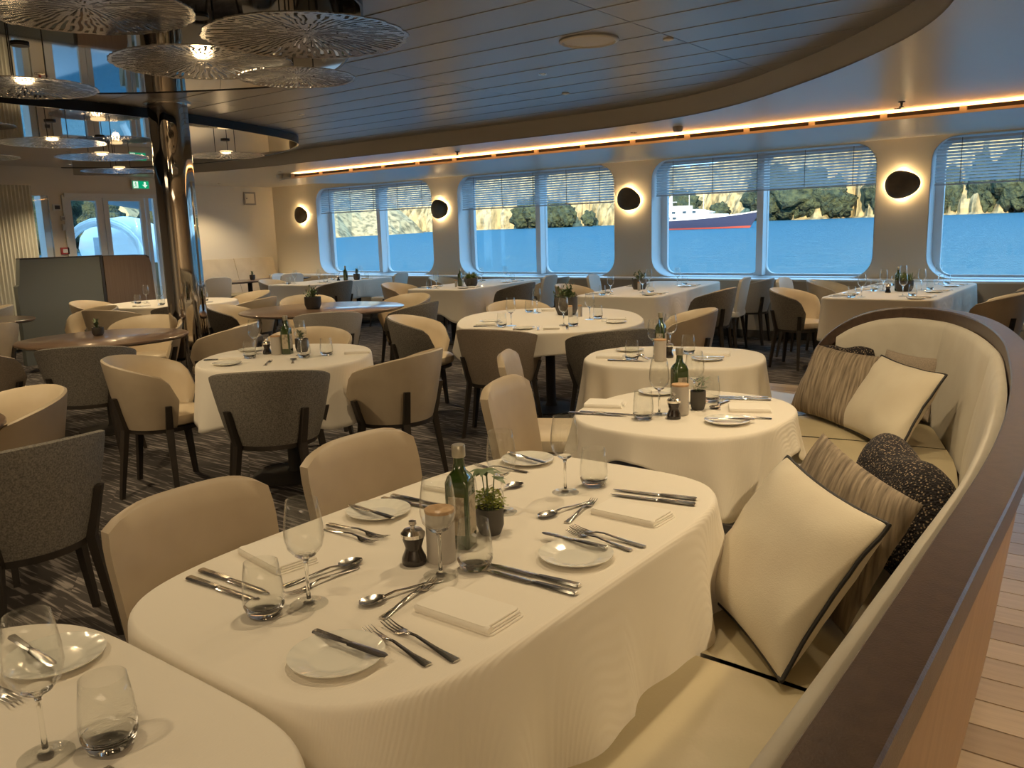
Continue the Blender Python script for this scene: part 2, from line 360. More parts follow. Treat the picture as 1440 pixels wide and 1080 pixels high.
# window wall with rounded openings
holes = [rrect(a, b, 0.765, 2.40, 0.27) for a, b, _ in wins]
w = holed('wall_windows', [(-15.0, 0.60), (5.0, 0.60), (5.0, 2.75), (-15.0, 2.75)], holes, 0.06, 'wall', Matrix.Translation((0, WY + 0.03, 0)) @ XZ)
struct(w, 'warm white wall pierced by round-cornered ship windows')
lw = MB().box(-15, 5, 10.62, 10.72, 0.0, 0.74).obj('wall_below_windows', 'sill', smooth=False); struct(lw, 'taupe wall face below the windows')
struct(MB().box(-15, 5, 10.62, WY + 0.02, 0.74, 0.762).obj('trim_1', 'frame', smooth=False), 'pale ledge running under the windows')
struct(MB().box(-15, 5, 10.60, 10.62, 0.0, 0.10).obj('baseboard_windows', 'baseb', smooth=False))
for i, (a, b, bz) in enumerate(wins):
    root = empty('window_%d' % (i + 1), ((a + b) / 2, WY, 0.76)); struct(root, 'two-pane ship window with deep rounded reveal')
    def wp(mb, name, m, **kw):
        o = mb.obj(name, m, root, **kw); o.matrix_parent_inverse = Matrix.Translation(-root.location); return o
    # deep reveal
    ring = rrect(a + 0.005, b - 0.005, 0.77, 2.395, 0.268, 8); mb = MB()
    mb.grid([[(x, WY - 0.002, z) for x, z in ring], [(x, WY + 0.34, z) for x, z in ring]], closed_u=True)
    wp(mb, 'reveal', 'frame')
    # frame plate with two openings
    mid = (a + b) / 2 + 0.02
    fr = holed('window_frame', rrect(a - 0.05, b + 0.05, 0.70, 2.45, 0.27), [rrect(a + 0.10, mid - 0.05, 0.80, 2.36, 0.12), rrect(mid + 0.05, b - 0.06, 0.80, 2.36, 0.12)], 0.06, 'frame', Matrix.Translation((0, WY + 0.33, 0)) @ XZ, root)
    fr.matrix_parent_inverse = Matrix.Translation(-root.location)
    wp(MB().box(mid - 0.045, mid + 0.045, WY + 0.16, WY + 0.30, 0.78, 2.39), 'mullion', 'frame', smooth=False)
    for x0, x1 in ((a + 0.08, mid - 0.04), (mid + 0.04, b - 0.04)):
        wp(MB().add([(x0, WY + 0.33, 0.78), (x1, WY + 0.33, 0.78), (x1, WY + 0.33, 2.38), (x0, WY + 0.33, 2.38)], [(0, 1, 2, 3)]), 'pane', 'pane', smooth=False, fix=False)
# blinds: every slat its own part
wname = ['leftmost', 'second', 'third', 'fourth', 'fifth']
for i, (a, b, bz) in enumerate(wins[:4]):
    r = empty('venetian_blind', ((a + b) / 2, WY + 0.10, 2.38)); wd = (b - a) / 2 - 0.03
    tag(r, 'half-lowered grey slatted blind in the %s window counted from the left' % wname[i], 'blind', 'slatted blinds in the ship windows')
    MB().box(-wd, wd, -0.02, 0.02, -0.03, 0.0).obj('head_rail', 'blind', r, smooth=False)
    sm = MB(); rows = []
    for k in range(5):
        y = -0.019 + 0.0095 * k; rows.append([(-wd, y, 0.004 - 12 * y * y), (wd, y, 0.004 - 12 * y * y)])
    sm.grid(rows); sme = sm.mesh('slat', 'blind', fix=False)
    k = 0; z = -0.05
    while 2.38 + z > bz + 0.02:
        sl = mk('slat', sme, r, (0, 0, z)); sl.rotation_euler = (math.radians(-41), 0, 0); z -= 0.036
    MB().box(-wd, wd, -0.012, 0.012, bz - 2.38 - 0.012, bz - 2.38 + 0.006).obj('bottom_rail', 'blind', r, smooth=False)
    for f in (-0.82, -0.42, 0.0, 0.42, 0.82):
        MB().box(f * wd - 0.004, f * wd + 0.004, -0.022, -0.018, bz - 2.38, 0).obj('ladder_tape', 'cord', r, smooth=False)

# floor: carpet base + oak planks
MBf = MB().box(-15, 5, -6, 11, -0.06, 0.0).obj('floor', 'carpet', smooth=False); struct(MBf, 'dark carpet woven with pale crossed streaks')
fl = empty('floor_planks', (0, 0, 0)); struct(fl, 'pale oak plank floor around the curved booth')
pm = {}
def plank(x0, x1, y0, y1, k):
    L = round(x1 - x0, 2); key = (L, k)
    if key not in pm:
        b = MB(); e = 0.0015; hw = (0.15 - 0.004) / 2; l = L - 0.003
        b.add([(0, -hw, 0), (l, -hw, 0), (l, hw, 0), (0, hw, 0), (e, -hw + e, 0.012), (l - e, -hw + e, 0.012), (l - e, hw - e, 0.012), (e, hw - e, 0.012)],
              [(0, 1, 5, 4), (1, 2, 6, 5), (2, 3, 7, 6), (3, 0, 4, 7), (4, 5, 6, 7)])
        pm[key] = b.mesh('plank', PLK[k], smooth=False, fix=False)
    mk('plank', pm[key], fl, (x0, (y0 + y1) / 2, 0.0005))
y = -0.6; r = 0; rnd = random.Random(3)
while y < 7.5:
    off = (r * 0.37) % 1.1
    x = -0.38 if y < 2.9 else (-1.3 if y < 5.1 else -3.3)
    xe = 1.2 if y < 5.1 else 1.0
    first = True
    while x < xe - 0.05:
        L = round(0.35 + off, 2) if first else 1.1
        plank(x, min(x + L, xe), y, y + 0.15, rnd.randrange(3)); x += L; first = False
    y += 0.15; r += 1
struct(MB().box(1.2, 5, -6, 7.5, 0.0, 0.010).obj('floor_edge', PLK[1], smooth=False))

# ceilings
RZ, PZ = 2.68, 2.50
struct(MB().box(-15.2, 5.2, -6.2, 11.6, 2.86, 2.95).obj('ceiling_slab', 'roof', smooth=False))
ce = empty('ceiling_panels', (0, 0, RZ)); struct(ce, 'dark metal plank ceiling inside the oval recess')
pw = 0.395; pl = 2.14
b = MB(); hw = pw / 2 - 0.0025; L = pl - 0.006
b.add([(0, -hw, 0.0), (L, -hw, 0.0), (L, hw, 0.0), (0, hw, 0.0), (0, -hw - 0.002, 0.02), (L, -hw - 0.002, 0.02), (L, hw + 0.002, 0.02), (0, hw + 0.002, 0.02)],
      [(3, 2, 1, 0), (0, 1, 5, 4), (1, 2, 6, 5), (2, 3, 7, 6), (3, 0, 4, 7)])
cpm = b.mesh('ceiling_panel', 'panel', smooth=False)
b = MB().box(0, L, hw - 0.008, hw + 0.003, -0.003, 0.0); edm = b.mesh('highlight_lip', 'panel_edge', smooth=False)  # pale lip: highlight along the panel edge put into its colour
for ix in range(-6, 3):
    for iy in range(-4, 12):
        x = -2.62 + (ix) * pl + (0.0 if iy % 1 == 0 else 1); yy = 4.11 + (iy) * pw
        if yy > 8.1 or x > 1.5: continue
        o = mk('ceiling_panel', cpm, ce, (x, yy, 0)); mk('highlight_lip', edm, o)
struct(MB().box(-15, 5, -6, 8.4, RZ + 0.02, RZ + 0.04).obj('ceiling_backing', 'gap', smooth=False))
# oval edge between recessed dark ceiling and perimeter ceiling
edge = [(-13.9, -3.0), (-13.9, 3.5), (-13.5, 5.2), (-12.9, 6.6), (-12.0, 7.5), (-10.8, 7.8), (-9.0, 7.86), (-7.0, 7.9), (-5.2, 7.9), (-4.0, 7.75), (-3.09, 7.35), (-2.2, 6.6), (-1.52, 5.86), (-1.07, 5.2), (-0.80, 4.5), (-0.62, 3.5), (-0.55, 2.0), (-0.55, -3.0)]
es = spline(edge, 6)
ri = MB(); ri.grid([[(x, y, RZ + 0.02) for x, y in es], [(x, y, PZ) for x, y in es]])
struct(ri.obj('ceiling_riser', 'riser', fix=False), 'curved grey step between the dark and the pale ceiling')
pc = holed('ceiling', [(-15.2, -5.9), (5, -5.9), (5, 11.2), (-15.2, 11.2)], [[(-13.9, -5.8)] + es + [(-0.55, -5.8)]], 0.012, 'ceil_white', Matrix.Translation((0, 0, PZ + 0.006)))
struct(pc, 'glossy pale perimeter ceiling')
# dropped glossy strip by the windows with brass slot trim
sx0 = -11.2
pts = [(5, 8.93)] + [(sx0 + 0.1, 8.93)]
for k in range(9):
    a = math.radians(90 + 90 * k / 8); pts.append((sx0 - 0.0 + 0.95 * math.cos(a) * 1.0, 9.9 - 0.97 * math.sin(a)))
pts += [(-11.7, 10.6), (-11.5, 11.05), (5, 11.05)]
sp_ = MB().poly(pts, 2.415, 2.43).obj('ceiling_strip', 'ceil_white', smooth=False); struct(sp_, 'glossy dropped ceiling strip above the windows')
ft = empty('trim_2', (sx0, 8.93, 2.42)); struct(ft, 'brass slotted air grille trim lit from above')
x = sx0; bar = MB().box(0, 0.06, -0.012, 0.01, 0.0, 0.075).mesh('slot_post', 'brass', smooth=False)
n = 0
while x < 4.6:
    mk('slot_post', bar, ft, (x - sx0, 0, 0)); x += 0.69; n += 1
LL = 15.9
MB().box(0, LL, -0.014, 0.012, -0.006, 0.020).obj('lower_rail', 'brass', ft, smooth=False)
MB().box(0, LL, -0.012, 0.012, 0.058, 0.068).obj('upper_rail', 'brass', ft, smooth=False)
MB().box(0, LL, 0.02, 0.03, 0.0, 0.07).obj('slot_backing', 'slot', ft, smooth=False)
MB().box(0.0, LL, 0.0, 0.03, 0.070, 0.078).obj('light_strip', 'led', ft, smooth=False)
# other walls
DX = -13.05
struct(MB().box(-14.55, -14.45, 9.15, 11.1, 0, 2.6).obj('wall_back', 'wall', smooth=False), 'cream wall behind the long banquette')
struct(MB().poly([(DX, 7.64), (DX, 7.70), (-14.50, 9.20), (-14.55, 9.15)], 0, 2.6).obj('wall_return', 'wall', smooth=False))
dw = holed('wall_doors', [(-6.0, 0), (7.66, 0), (7.66, 2.6), (-6.0, 2.6)],
           [[(5.62, 0.05), (5.93, 0.05), (5.93, 2.19), (5.62, 2.19)], [(6.14, 0.02), (7.60, 0.02), (7.60, 2.19), (6.14, 2.19)]], 0.10, 'wall', Matrix.Translation((DX - 0.05, 0, 0)) @ YZ)
struct(dw, 'cream wall holding the glazed double doors')
struct(MB().box(5.0, 5.1, -6, 11.1, 0, 2.9).obj('wall_right', 'wall', smooth=False))
struct(MB().box(-15, 5, -6.1, -6.0, 0, 2.9).obj('wall_near', 'wall', smooth=False))
struct(MB().box(-15.1, 5.1, 11.36, 11.42, 2.45, 2.95).obj('wall_outer_top', 'hullwhite', smooth=False))
struct(MB().box(-15.1, 5.1, 11.36, 11.42, -4, 0.70).obj('wall_outer_bottom', 'hullwhite', smooth=False))
struct(MB().box(-15.1, -14.56, 9.3, 11.4, 0, 2.9).obj('wall_outer_end', 'hullwhite', smooth=False))
# doors
dr = empty('door_1', (DX, 6.87, 0)); struct(dr, 'white framed glass double doors to the open deck')
def dp(o): o.matrix_parent_inverse = Matrix.Translation(-dr.location); return o
dp(holed('door_leaf', [(6.16, 0.02), (6.72, 0.02), (6.72, 2.17), (6.16, 2.17)], [[(6.24, 0.2), (6.62, 0.2), (6.62, 2.12), (6.24, 2.12)]], 0.05, 'plastic', Matrix.Translation((DX, 0, 0)) @ YZ, dr))
dp(holed('door_leaf', [(6.73, 0.02), (7.40, 0.02), (7.40, 2.17), (6.73, 2.17)], [[(6.81, 0.2), (7.33, 0.2), (7.33, 2.12), (6.81, 2.12)]], 0.05, 'plastic', Matrix.Translation((DX, 0, 0)) @ YZ, dr))
dp(MB().add([(DX, 6.23, 0.19), (DX, 6.63, 0.19), (DX, 6.63, 2.13), (DX, 6.23, 2.13)], [(0, 1, 2, 3)]).obj('door_glass', 'pane', dr, smooth=False, fix=False))
dp(MB().add([(DX, 6.80, 0.19), (DX, 7.34, 0.19), (DX, 7.34, 2.13), (DX, 6.80, 2.13)], [(0, 1, 2, 3)]).obj('door_glass', 'pane', dr, smooth=False, fix=False))
dp(MB().box(DX - 0.06, DX + 0.03, 6.11, 6.17, 0.0, 2.2).obj('jamb', 'plastic', dr, smooth=False))
dp(MB().box(DX - 0.02, DX + 0.05, 6.14, 7.62, 2.17, 2.23).obj('door_header', 'plastic', dr, smooth=False))
dp(MB().box(DX - 0.02, DX + 0.04, 7.42, 7.47, 0.0, 2.17).obj('side_frame', 'frame', dr, smooth=False))
dp(MB().box(DX - 0.02, DX + 0.04, 7.55, 7.60, 0.0, 2.17).obj('side_frame', 'frame', dr, smooth=False))
wn = empty('window_6', (DX, 5.78, 0)); struct(wn, 'narrow tall window beside the pleated curtain')
o = MB().add([(DX, 5.62, 0.05), (DX, 5.93, 0.05), (DX, 5.93, 2.19), (DX, 5.62, 2.19)], [(0, 1, 2, 3)]).obj('pane', 'pane', wn, smooth=False, fix=False); o.matrix_parent_inverse = Matrix.Translation(-wn.location)
o = MB().box(DX - 0.25, DX - 0.05, 5.84, 5.93, 0.05, 2.19).obj('frame', 'frame', wn, smooth=False); o.matrix_parent_inverse = Matrix.Translation(-wn.location)

# ================================================================== OUTSIDE
def seaz(y): return -4.0 + 0.0187 * (y - 11)
s = MB(); s.grid([[(-1400, 12, seaz(12)), (500, 12, seaz(12))], [(-1400, 520, seaz(520)), (500, 520, seaz(520))]])
o = s.obj('sea', 'water', smooth=False, fix=False); tag(o, 'rippled blue sea water filling the view below the far cliffs', 'water', kind='stuff')
# cliff coast
cl = MB(); rows = []
NX = 520
for j in range(23):
    row = []
    for i in range(NX + 1):
        x = -760 + 760 * i / NX * 1.05; t = j / 22
        sh = 400 + 10 * math.sin(x * 0.02) + 8 * noise.noise(Vector((x * 0.02, 0, 0))) - 2
        zb = seaz(400) - 0.6
        h = 38 + 16 * noise.noise(Vector((x * 0.012, 3, 0)))
        z = zb + (0 if j == 0 else 1.2 + h * ((j - 1) / 21))
        yb = sh + (0 if j == 0 else 3 + 30 * t ** 1.6) + 12 * noise.noise(Vector((x * 0.06, z * 0.03, 1))) + 8 * noise.noise(Vector((x * 0.23, z * 0.07, 5)))
        row.append((x, yb, z))
    rows.append(row)
cl.grid(rows); o = cl.obj('cliff', 'rock', smooth=False, fix=False); tag(o, 'sunlit golden rock cliff along the far shore', 'cliff')
# trees on the shore
def blob(mb, cx, cy, cz, rx, rz, seed, n=16):
    prof = []
    rows = []
    for j in range(n + 1):
        ph = PI * j / n; row = []
        for k in range(26):
            th = 2 * PI * k / 26; d = Vector((math.sin(ph) * math.cos(th), math.sin(ph) * math.sin(th), math.cos(ph)))
            q = 1 + 0.45 * noise.noise(d * 2.3 + Vector((seed, 0, 0))) + 0.40 * noise.noise(d * 6 + Vector((0, seed, 0)))
            row.append((cx + rx * q * d.x, cy + rx * q * d.y, cz + rz * q * d.z))
        rows.append(row)
    mb.grid(rows, closed_u=True)
treesd = [(-292, 7, 14), (-283, 8, 17), (-270, 7, 14), (-262, 6, 12), (-247, 4, 8), (-205, 6, 12), (-190, 7, 16), (-172, 5, 9), (-146, 12, 24), (-133, 14, 22), (-120, 11, 18), (-98, 6, 20), (-84, 7, 16), (-70, 5, 18), (-58, 6, 22), (-46, 10, 24), (-30, 12, 22), (-16, 10, 20)]
ppos = ['on the far shore, tree %s along the bank'] 
ordn = ['first', 'second', 'third', 'fourth', 'fifth', 'sixth', 'seventh', 'eighth', 'ninth', 'tenth', 'eleventh', 'twelfth', 'thirteenth', 'fourteenth', 'fifteenth', 'sixteenth', 'seventeenth', 'eighteenth']
for i, (x, r, h) in enumerate(treesd):
    zb = seaz(396); t = empty('shore_tree', (x, 396, zb))
    tag(t, '%s dark green tree from the left on the far shore below the cliff' % ordn[i], 'tree', 'trees on the far shore')
    mb = MB(); blob(mb, 0, 0, h * 0.52, r * 0.9, h * 0.5, i * 3.1); blob(mb, r * .4, -2, h * 0.35, r * 0.6, h * 0.3, i * 1.7)
    mb.obj('crown', 'tree', t, angle=180)
    MB().lathe([(0.5, 0), (0.35, h * 0.3)], 6).obj('trunk', 'leg', t)
# yacht
YY = 256.0; yz = seaz(YY); ya = empty('motor_yacht', (-118, YY, yz)); tag(ya, 'large white motor yacht with navy hull anchored outside the third window', 'boat')
hb = MB(); st = [(-22, 2.6, 2.9), (-12, 3.0, 2.8), (0, 3.1, 3.1), (10, 2.6, 3.7), (16, 1.4, 4.3), (20.3, 0.08, 4.9)]
hs = spline(st, 4)
def hullrow(k, zf, wf): return [(x - (1 - zf) * (2.5 * max(0, (x - 8) / 12)), sgn * 0 + wf * wd_, zf * z_) for x, wd_, z_ in hs]
rows = [[(x - (1 - zf) * 3.2 * max(0, (x - 6) / 14), -w_ * wf, zt * zf) for x, w_, zt in hs] for zf, wf in ((0.0, 0.75), (0.14, 0.82), (0.5, 0.93), (1, 1))]
rows2 = [[(x, -y, z) for x, y, z in rr] for rr in reversed(rows)]
hb.grid(rows[1:] + rows2[:-1]); hb.obj('hull', 'hull', ya)
MB().grid(rows[:2]).grid(rows2[-2:]).obj('waterline_band', 'hullred', ya)
dk = MB(); dk.box(-22, 9, -2.4, 2.4, 2.6, 4.6); dk.obj('main_deck', 'boatwhite', ya, smooth=False)
bow = MB().grid([[(x, -w_ - 0.05, z_) for x, w_, z_ in hs], [(x, w_ + 0.05, z_) for x, w_, z_ in hs]]); bow.obj('foredeck', 'boatwhite', ya, smooth=False)
bw = MB().grid([[(x, -w_ - 0.06, z_) for x, w_, z_ in hs], [(x, -w_ - 0.06, z_ + 0.35) for x, w_, z_ in hs]]); bw.obj('bulwark', 'boatwhite', ya, smooth=False)
MB().box(-22, 6, -2.6, 2.6, 4.6, 4.75).add([(x, y, z) for x, y, z in ((-22, -2.2, 4.75), (3, -2.2, 4.75), (5, -1.6, 5.3), (1, -2.0, 6.2), (-22, -2.0, 6.2), (-22, 2.2, 4.75), (3, 2.2, 4.75), (5, 1.6, 5.3), (1, 2.0, 6.2), (-22, 2.0, 6.2))],
    [(0, 1, 2, 3, 4), (9, 8, 7, 6, 5), (1, 6, 7, 2), (2, 7, 8, 3), (3, 8, 9, 4), (4, 9, 5, 0)]).obj('upper_deck', 'boatwhite', ya, smooth=False)
MB().box(-20, 0, -1.8, 1.8, 6.2, 6.35).box(-18, -3, -1.5, 1.5, 6.35, 7.6).obj('bridge_deck', 'boatwhite', ya, smooth=False)
MB().tube([(-12, 0, 7.6), (-9.5, 0, 11.2)], [0.8, 0.15], 6).tube([(-10, 0, 7.6), (-9.6, 0, 11)], [0.6, 0.1], 6).box(-12.2, -8.2, -0.7, 0.7, 8.8, 9.0).obj('radar_mast', 'boatwhite', ya)
blobm = MB(); blobm.lathe([(0, 10.3), (0.7, 10.5), (0.9, 11.0), (0.6, 11.6), (0, 11.8)], 10, cx=-13.2); blobm.obj('radar_dome', 'boatwhite', ya)
for x in (-3.5, 1.5): MB().tube([(x, 0, 4.7), (x, 0, 11.5)], 0.09, 5).obj('antenna', 'boatwhite', ya)
wm = MB().box(0, 1.3, -0.02, 0.02, 0, 0.75).mesh('deck_window', 'winblack', smooth=False)
for x in (-20.5, -17.5, -14.5, -11.8, -8.6, -4.8, -1.4): mk('deck_window', wm, ya, (x, -2.24, 5.1))
for x in (-20, -17, -14, -10.5, -8.2): mk('deck_window', wm, ya, (x, -2.44, 3.3))
# moored boat by the shore
bb = empty('shore_launch', (-214, 385, seaz(385))); tag(bb, 'small white launch moored below the cliff outside the second window', 'boat')
MB().add([(-6, -1, 0), (6, -1, 0), (8, 0, 1.4), (-6, -1.3, 1.3), (-6, 1, 0), (6, 1, 0), (-6, 1.3, 1.3)], [(0, 1, 2, 3), (4, 6, 2, 5), (3, 2, 6), (0, 3, 6, 4), (0, 4, 5, 1), (1, 5, 2)]).obj('hull', 'boatwhite', bb, smooth=False)
MB().box(-5, 3, -0.9, 0.9, 1.3, 1.5).box(-5, 4, -1, 1, 2.5, 2.7).box(-4.9, -4.7, -0.9, 0.9, 1.5, 2.5).box(2.5, 2.7, -0.9, 0.9, 1.5, 2.5).obj('canopy', 'boatwhite', bb, smooth=False)
struct(MB().box(-34, -15.2, -6, 11.3, 3.1, 7.5).obj('boat_sun_block', 'hullwhite', smooth=False), 'added upper-deck block that shades the rescue boat from the sun')  # unseen block added to keep the sun off the rescue boat
# lifeboat and davit outside the doors
lb = empty('rescue_boat', (-26.5, 14.15, 0.1), math.radians(75)); tag(lb, 'white enclosed rescue boat hanging outside the glazed doors', 'boat')
hull = MB(); rows = []
for i in range(13):
    t = -1 + 2 * i / 12; w_ = 1.25 * (1 - abs(t) ** 2.6) ** 0.6 + 0.02; row = []
    for k in range(16):
        a = 2 * PI * k / 16; row.append((w_ * math.cos(a) * 0.85, 3.2 * t, 1.25 + (0.95 if math.sin(a) > 0 else 0.8) * (0.25 + 0.75 * w_ / 1.25) * math.sin(a)))
    rows.append(row)
hull.grid(rows, closed_u=True); hull.obj('hull', 'boatwhite', lb)
MB().tube([(1.12, -2.6, 1.25), (1.16, 0, 1.2), (1.12, 2.6, 1.25)], 0.06, 6).obj('rubbing_strake', 'boatgrey', lb)
for yy in (-1.0, 0.0, 0.9): MB().lathe([(0.0, 0.0), (0.07, 0.0), (0.07, 0.012), (0, 0.012)], 12).obj('hatch', 'winblack', lb).matrix_local = Matrix.Translation((0.98, yy, 1.72)) @ Matrix.Rotation(PI / 2.3, 4, 'Y')
dv = empty('davit_frame', (-23.0, 11.75, -0.1)); tag(dv, 'white curved davit arm beside the rescue boat', 'davit')
for k, (dx, rr) in enumerate(((0.0, 0.95), (-1.6, 1.05))):
    pts_ = [(dx * 0.885 + rr * 0.466 * math.cos(math.radians(t_)), -dx * 0.466 + rr * 0.885 * math.cos(math.radians(t_)), 1.15 + rr * 1.05 * math.sin(math.radians(t_))) for t_ in range(-30, 211, 15)]
    MB().tube(pts_, 0.09, 8).obj('hoop', 'boatwhite', dv)
MB().tube([(0.0, 0.0, -0.6), (0.0, 0.0, 2.15)], 0.05, 6).obj('post', 'boatgrey', dv)
MB().box(-0.15, 0.15, -0.18, 0.12, 1.1, 1.75).obj('winch_housing', 'boatgrey', dv, smooth=False)
aw = MB(); aw.grid([[(-15.3, 6.0, 2.62), (-15.3, 9.2, 2.35)], [(-17.0, 6.5, 2.60), (-17.0, 10.5, 2.02)]]); o = aw.obj('deck_awning', 'metalroof', smooth=False, fix=False)
tag(o, 'grey canvas awning sloping over the deck outside the doors', 'awning')
struct(MB().box(-40, -15.2, -6, 11.3, -0.75, -0.6).obj('outer_deck', 'boatgrey', smooth=False), 'open deck outside the doors')
cl = MB(); rows = []
for j in range(8):
    row = []
    for i in range(60):
        y_ = -60 + 420 * i / 59; z_ = -3 + 6.0 * j
        row.append((-330 - 8 * j + 10 * noise.noise(Vector((y_ * 0.05, z_ * 0.06, 7))), y_, z_))
    rows.append(row)
cl.grid(rows); o = cl.obj('headland', 'rock', smooth=False, fix=False); tag(o, 'golden wooded headland seen through the glazed doors', 'cliff')
for i, (yy, r) in enumerate([(115, 9), (138, 12), (160, 10), (190, 11)]):
    t = empty('headland_tree', (-318, yy, -2)); tag(t, 'green tree on the headland outside the doors, %s from left' % ordn[i], 'tree', 'trees on the headland')
    mb = MB(); blob(mb, 0, 0, r * 1.2, r, r * 1.2, i * 2.3); mb.obj('crown', 'tree', t, angle=180)
    MB().lathe([(0.6, 0), (0.4, r)], 6).obj('trunk', 'leg', t)

# ================================================================== FIXTURES
# wall sconces
sc_me = MB()
def egg(r, n=40):
    out = []
    for k in range(n):
        a = 2 * PI * k / n; rr = r * (1 + 0.06 * math.cos(2 * a + 0.9) + 0.05 * math.cos(3 * a + 0.6)); out.append((rr * math.cos(a) * 1.02, rr * math.sin(a) * 0.92))
    return out
rows = []
for f, y in ((0.0, -0.075), (0.5, -0.078), (0.85, -0.07), (0.96, -0.058), (1.0, -0.045), (0.98, -0.035), (0.9, -0.03), (0.0, -0.03)):
    rows.append([(x * f, y, z * f) for x, z in egg(0.185)])
sc_me.grid(rows, closed_u=True); sc_me = sc_me.mesh('shade_disc', 'sconce')
gl_me = MB().grid([[(x * f, yy, z * f) for x, z in egg(0.15)] for f, yy in ((0, -0.026), (1, -0.026), (1, -0.012), (0, -0.012))], closed_u=True).mesh('glow_ring', 'lamp_glow')
bp_me = MB().box(-0.06, 0.06, -0.012, 0.0, -0.06, 0.06).mesh('back_plate', 'brass', smooth=False)
for i, (x, z) in enumerate([(-13.55, 1.915), (-9.86, 1.885), (-6.16, 1.88), (-2.46, 1.88)]):
    r = empty('wall_lamp', (x, WY - 0.001, z)); r.rotation_euler = (0, random.uniform(-0.3, 0.3), 0)
    tag(r, 'glowing bronze pebble-shaped wall lamp, %s from the left between the windows' % ordn[i], 'lamp', 'pebble wall lamps')
    mk('shade_disc', sc_me, r); mk('glow_ring', gl_me, r); mk('back_plate', bp_me, r)
    for dx, dz in ((0.17, 0), (-0.17, 0.0), (0, 0.15), (0, -0.15)):
        l = bpy.data.lights.new('lamp_light', 'POINT'); l.energy = 1.3; l.color = WARM; l.shadow_soft_size = 0.02
        lo = bpy.data.objects.new('lamp_light', l); COL.objects.link(lo); lo.location = (x + dx, WY - 0.035, z + dz)
# round ceiling speaker, sensors, sprinklers
r = empty('ceiling_speaker', (-3.06, 4.93, RZ)); tag(r, 'flush round beige speaker grille in the dark plank ceiling', 'speaker')
MB().lathe([(0.19, 0), (0.19, -0.012), (0.175, -0.018), (0.165, -0.008), (0.0, -0.02)], 36).obj('grille', 'riser', r)
MB().lathe([(0.196, 0.0), (0.196, -0.01), (0.188, -0.014), (0.186, 0)], 36).obj('rim', 'panel_edge', r)
for i, (x, y, z, nm) in enumerate([(-2.66, 5.27, RZ, 'small white detector in the dark ceiling right of the round speaker'), (-4.35, 6.6, RZ, 'tiny sprinkler cap in the dark ceiling near its far edge')]):
    r = empty('ceiling_detector', (x, y, z)); tag(r, nm, 'detector')
    MB().lathe([(0.035, 0), (0.035, -0.01), (0.0, -0.02)], 16).obj('body', 'plastic', r)
for i, (x, y, nm) in enumerate([(-7.25, 8.45, 'small dark sprinkler on the pale ceiling above the second window'), (-1.9, 8.3, 'small dark sprinkler on the pale ceiling above the rightmost wall lamp')]):
    r = empty('sprinkler', (x, y, PZ)); tag(r, nm, 'sprinkler')
    MB().lathe([(0.03, 0), (0.03, -0.006), (0.012, -0.012), (0.008, -0.04), (0.022, -0.045), (0.022, -0.05), (0, -0.052)], 12).obj('body', 'trimdark', r)
r = empty('smoke_detector', (-4.1, 8.35, PZ)); tag(r, 'round grey smoke detector hanging under the pale ceiling above third window', 'detector')
MB().lathe([(0.055, 0), (0.055, -0.02), (0.045, -0.05), (0.0, -0.06)], 20).obj('body', 'greytrim', r)
r = empty('smoke_detector', (-11.6, 9.0, PZ)); tag(r, 'round white smoke detector on the ceiling near the back wall', 'detector')
MB().lathe([(0.055, 0), (0.055, -0.02), (0.045, -0.06), (0.0, -0.07)], 20).obj('body', 'plastic', r)

# mirrored rafts
def raft(name, label, pts, z, th, mir='mirror'):
    es_ = spline(pts + [pts[0]], 6)[:-1]; n = len(es_)
    r = empty(name, (sum(p[0] for p in es_) / n, sum(p[1] for p in es_) / n, z)); tag(r, label, 'ceiling panel')
    loc = Matrix.Translation(-r.location)
    bm = bmesh.new(); vs = [bm.verts.new((x, y, z)) for x, y in es_]; bmesh.ops.triangulate(bm, faces=[bm.faces.new(vs)])
    me = bpy.data.meshes.new('mirror_face'); bm.to_mesh(me); bm.free(); me.materials.append(M[mir]); o = mk('mirror_face', me, r); o.matrix_parent_inverse = loc
    cx, cy = r.location.x, r.location.y
    def sc(f): return [(cx + (x - cx) * f, cy + (y - cy) * f) for x, y in es_]
    a = es_; 
    e = MB(); e.grid([[(x, y, z + 0.001) for x, y in sc(0.995)], [(x, y, z - 0.006) for x, y in sc(0.997)], [(x, y, z - 0.006) for x, y in sc(1.004)], [(x, y, z + th) for x, y in sc(1.004)]], closed_u=True)
    o = e.obj('edge_band', 'black', r); o.matrix_parent_inverse = loc
    return r
raft('mirror_raft', 'large dark mirrored oval raft on the ceiling before the chrome column', [(-7.6, 2.1), (-7.1, 2.97), (-6.48, 3.70), (-5.45, 4.33), (-4.74, 4.22), (-3.97, 3.72), (-3.48, 3.32), (-3.22, 3.0), (-2.9, 2.2), (-2.9, 1.0), (-3.6, 0.0), (-5.5, -0.5), (-7.4, 0.6)], 2.62, 0.06)
raft('mirror_raft', 'dark mirrored oval raft on the ceiling behind the chrome column', [(-7.42, 3.1), (-7.50, 4.42), (-7.75, 5.5), (-8.15, 6.5), (-8.6, 6.98), (-9.4, 7.35), (-10.6, 7.5), (-12.2, 7.2), (-13.0, 6.3), (-13.3, 5.2), (-13.3, 3.6), (-12.4, 1.9), (-10.2, 0.9), (-8.3, 1.5)], 2.60, 0.08, 'mirror_lit')
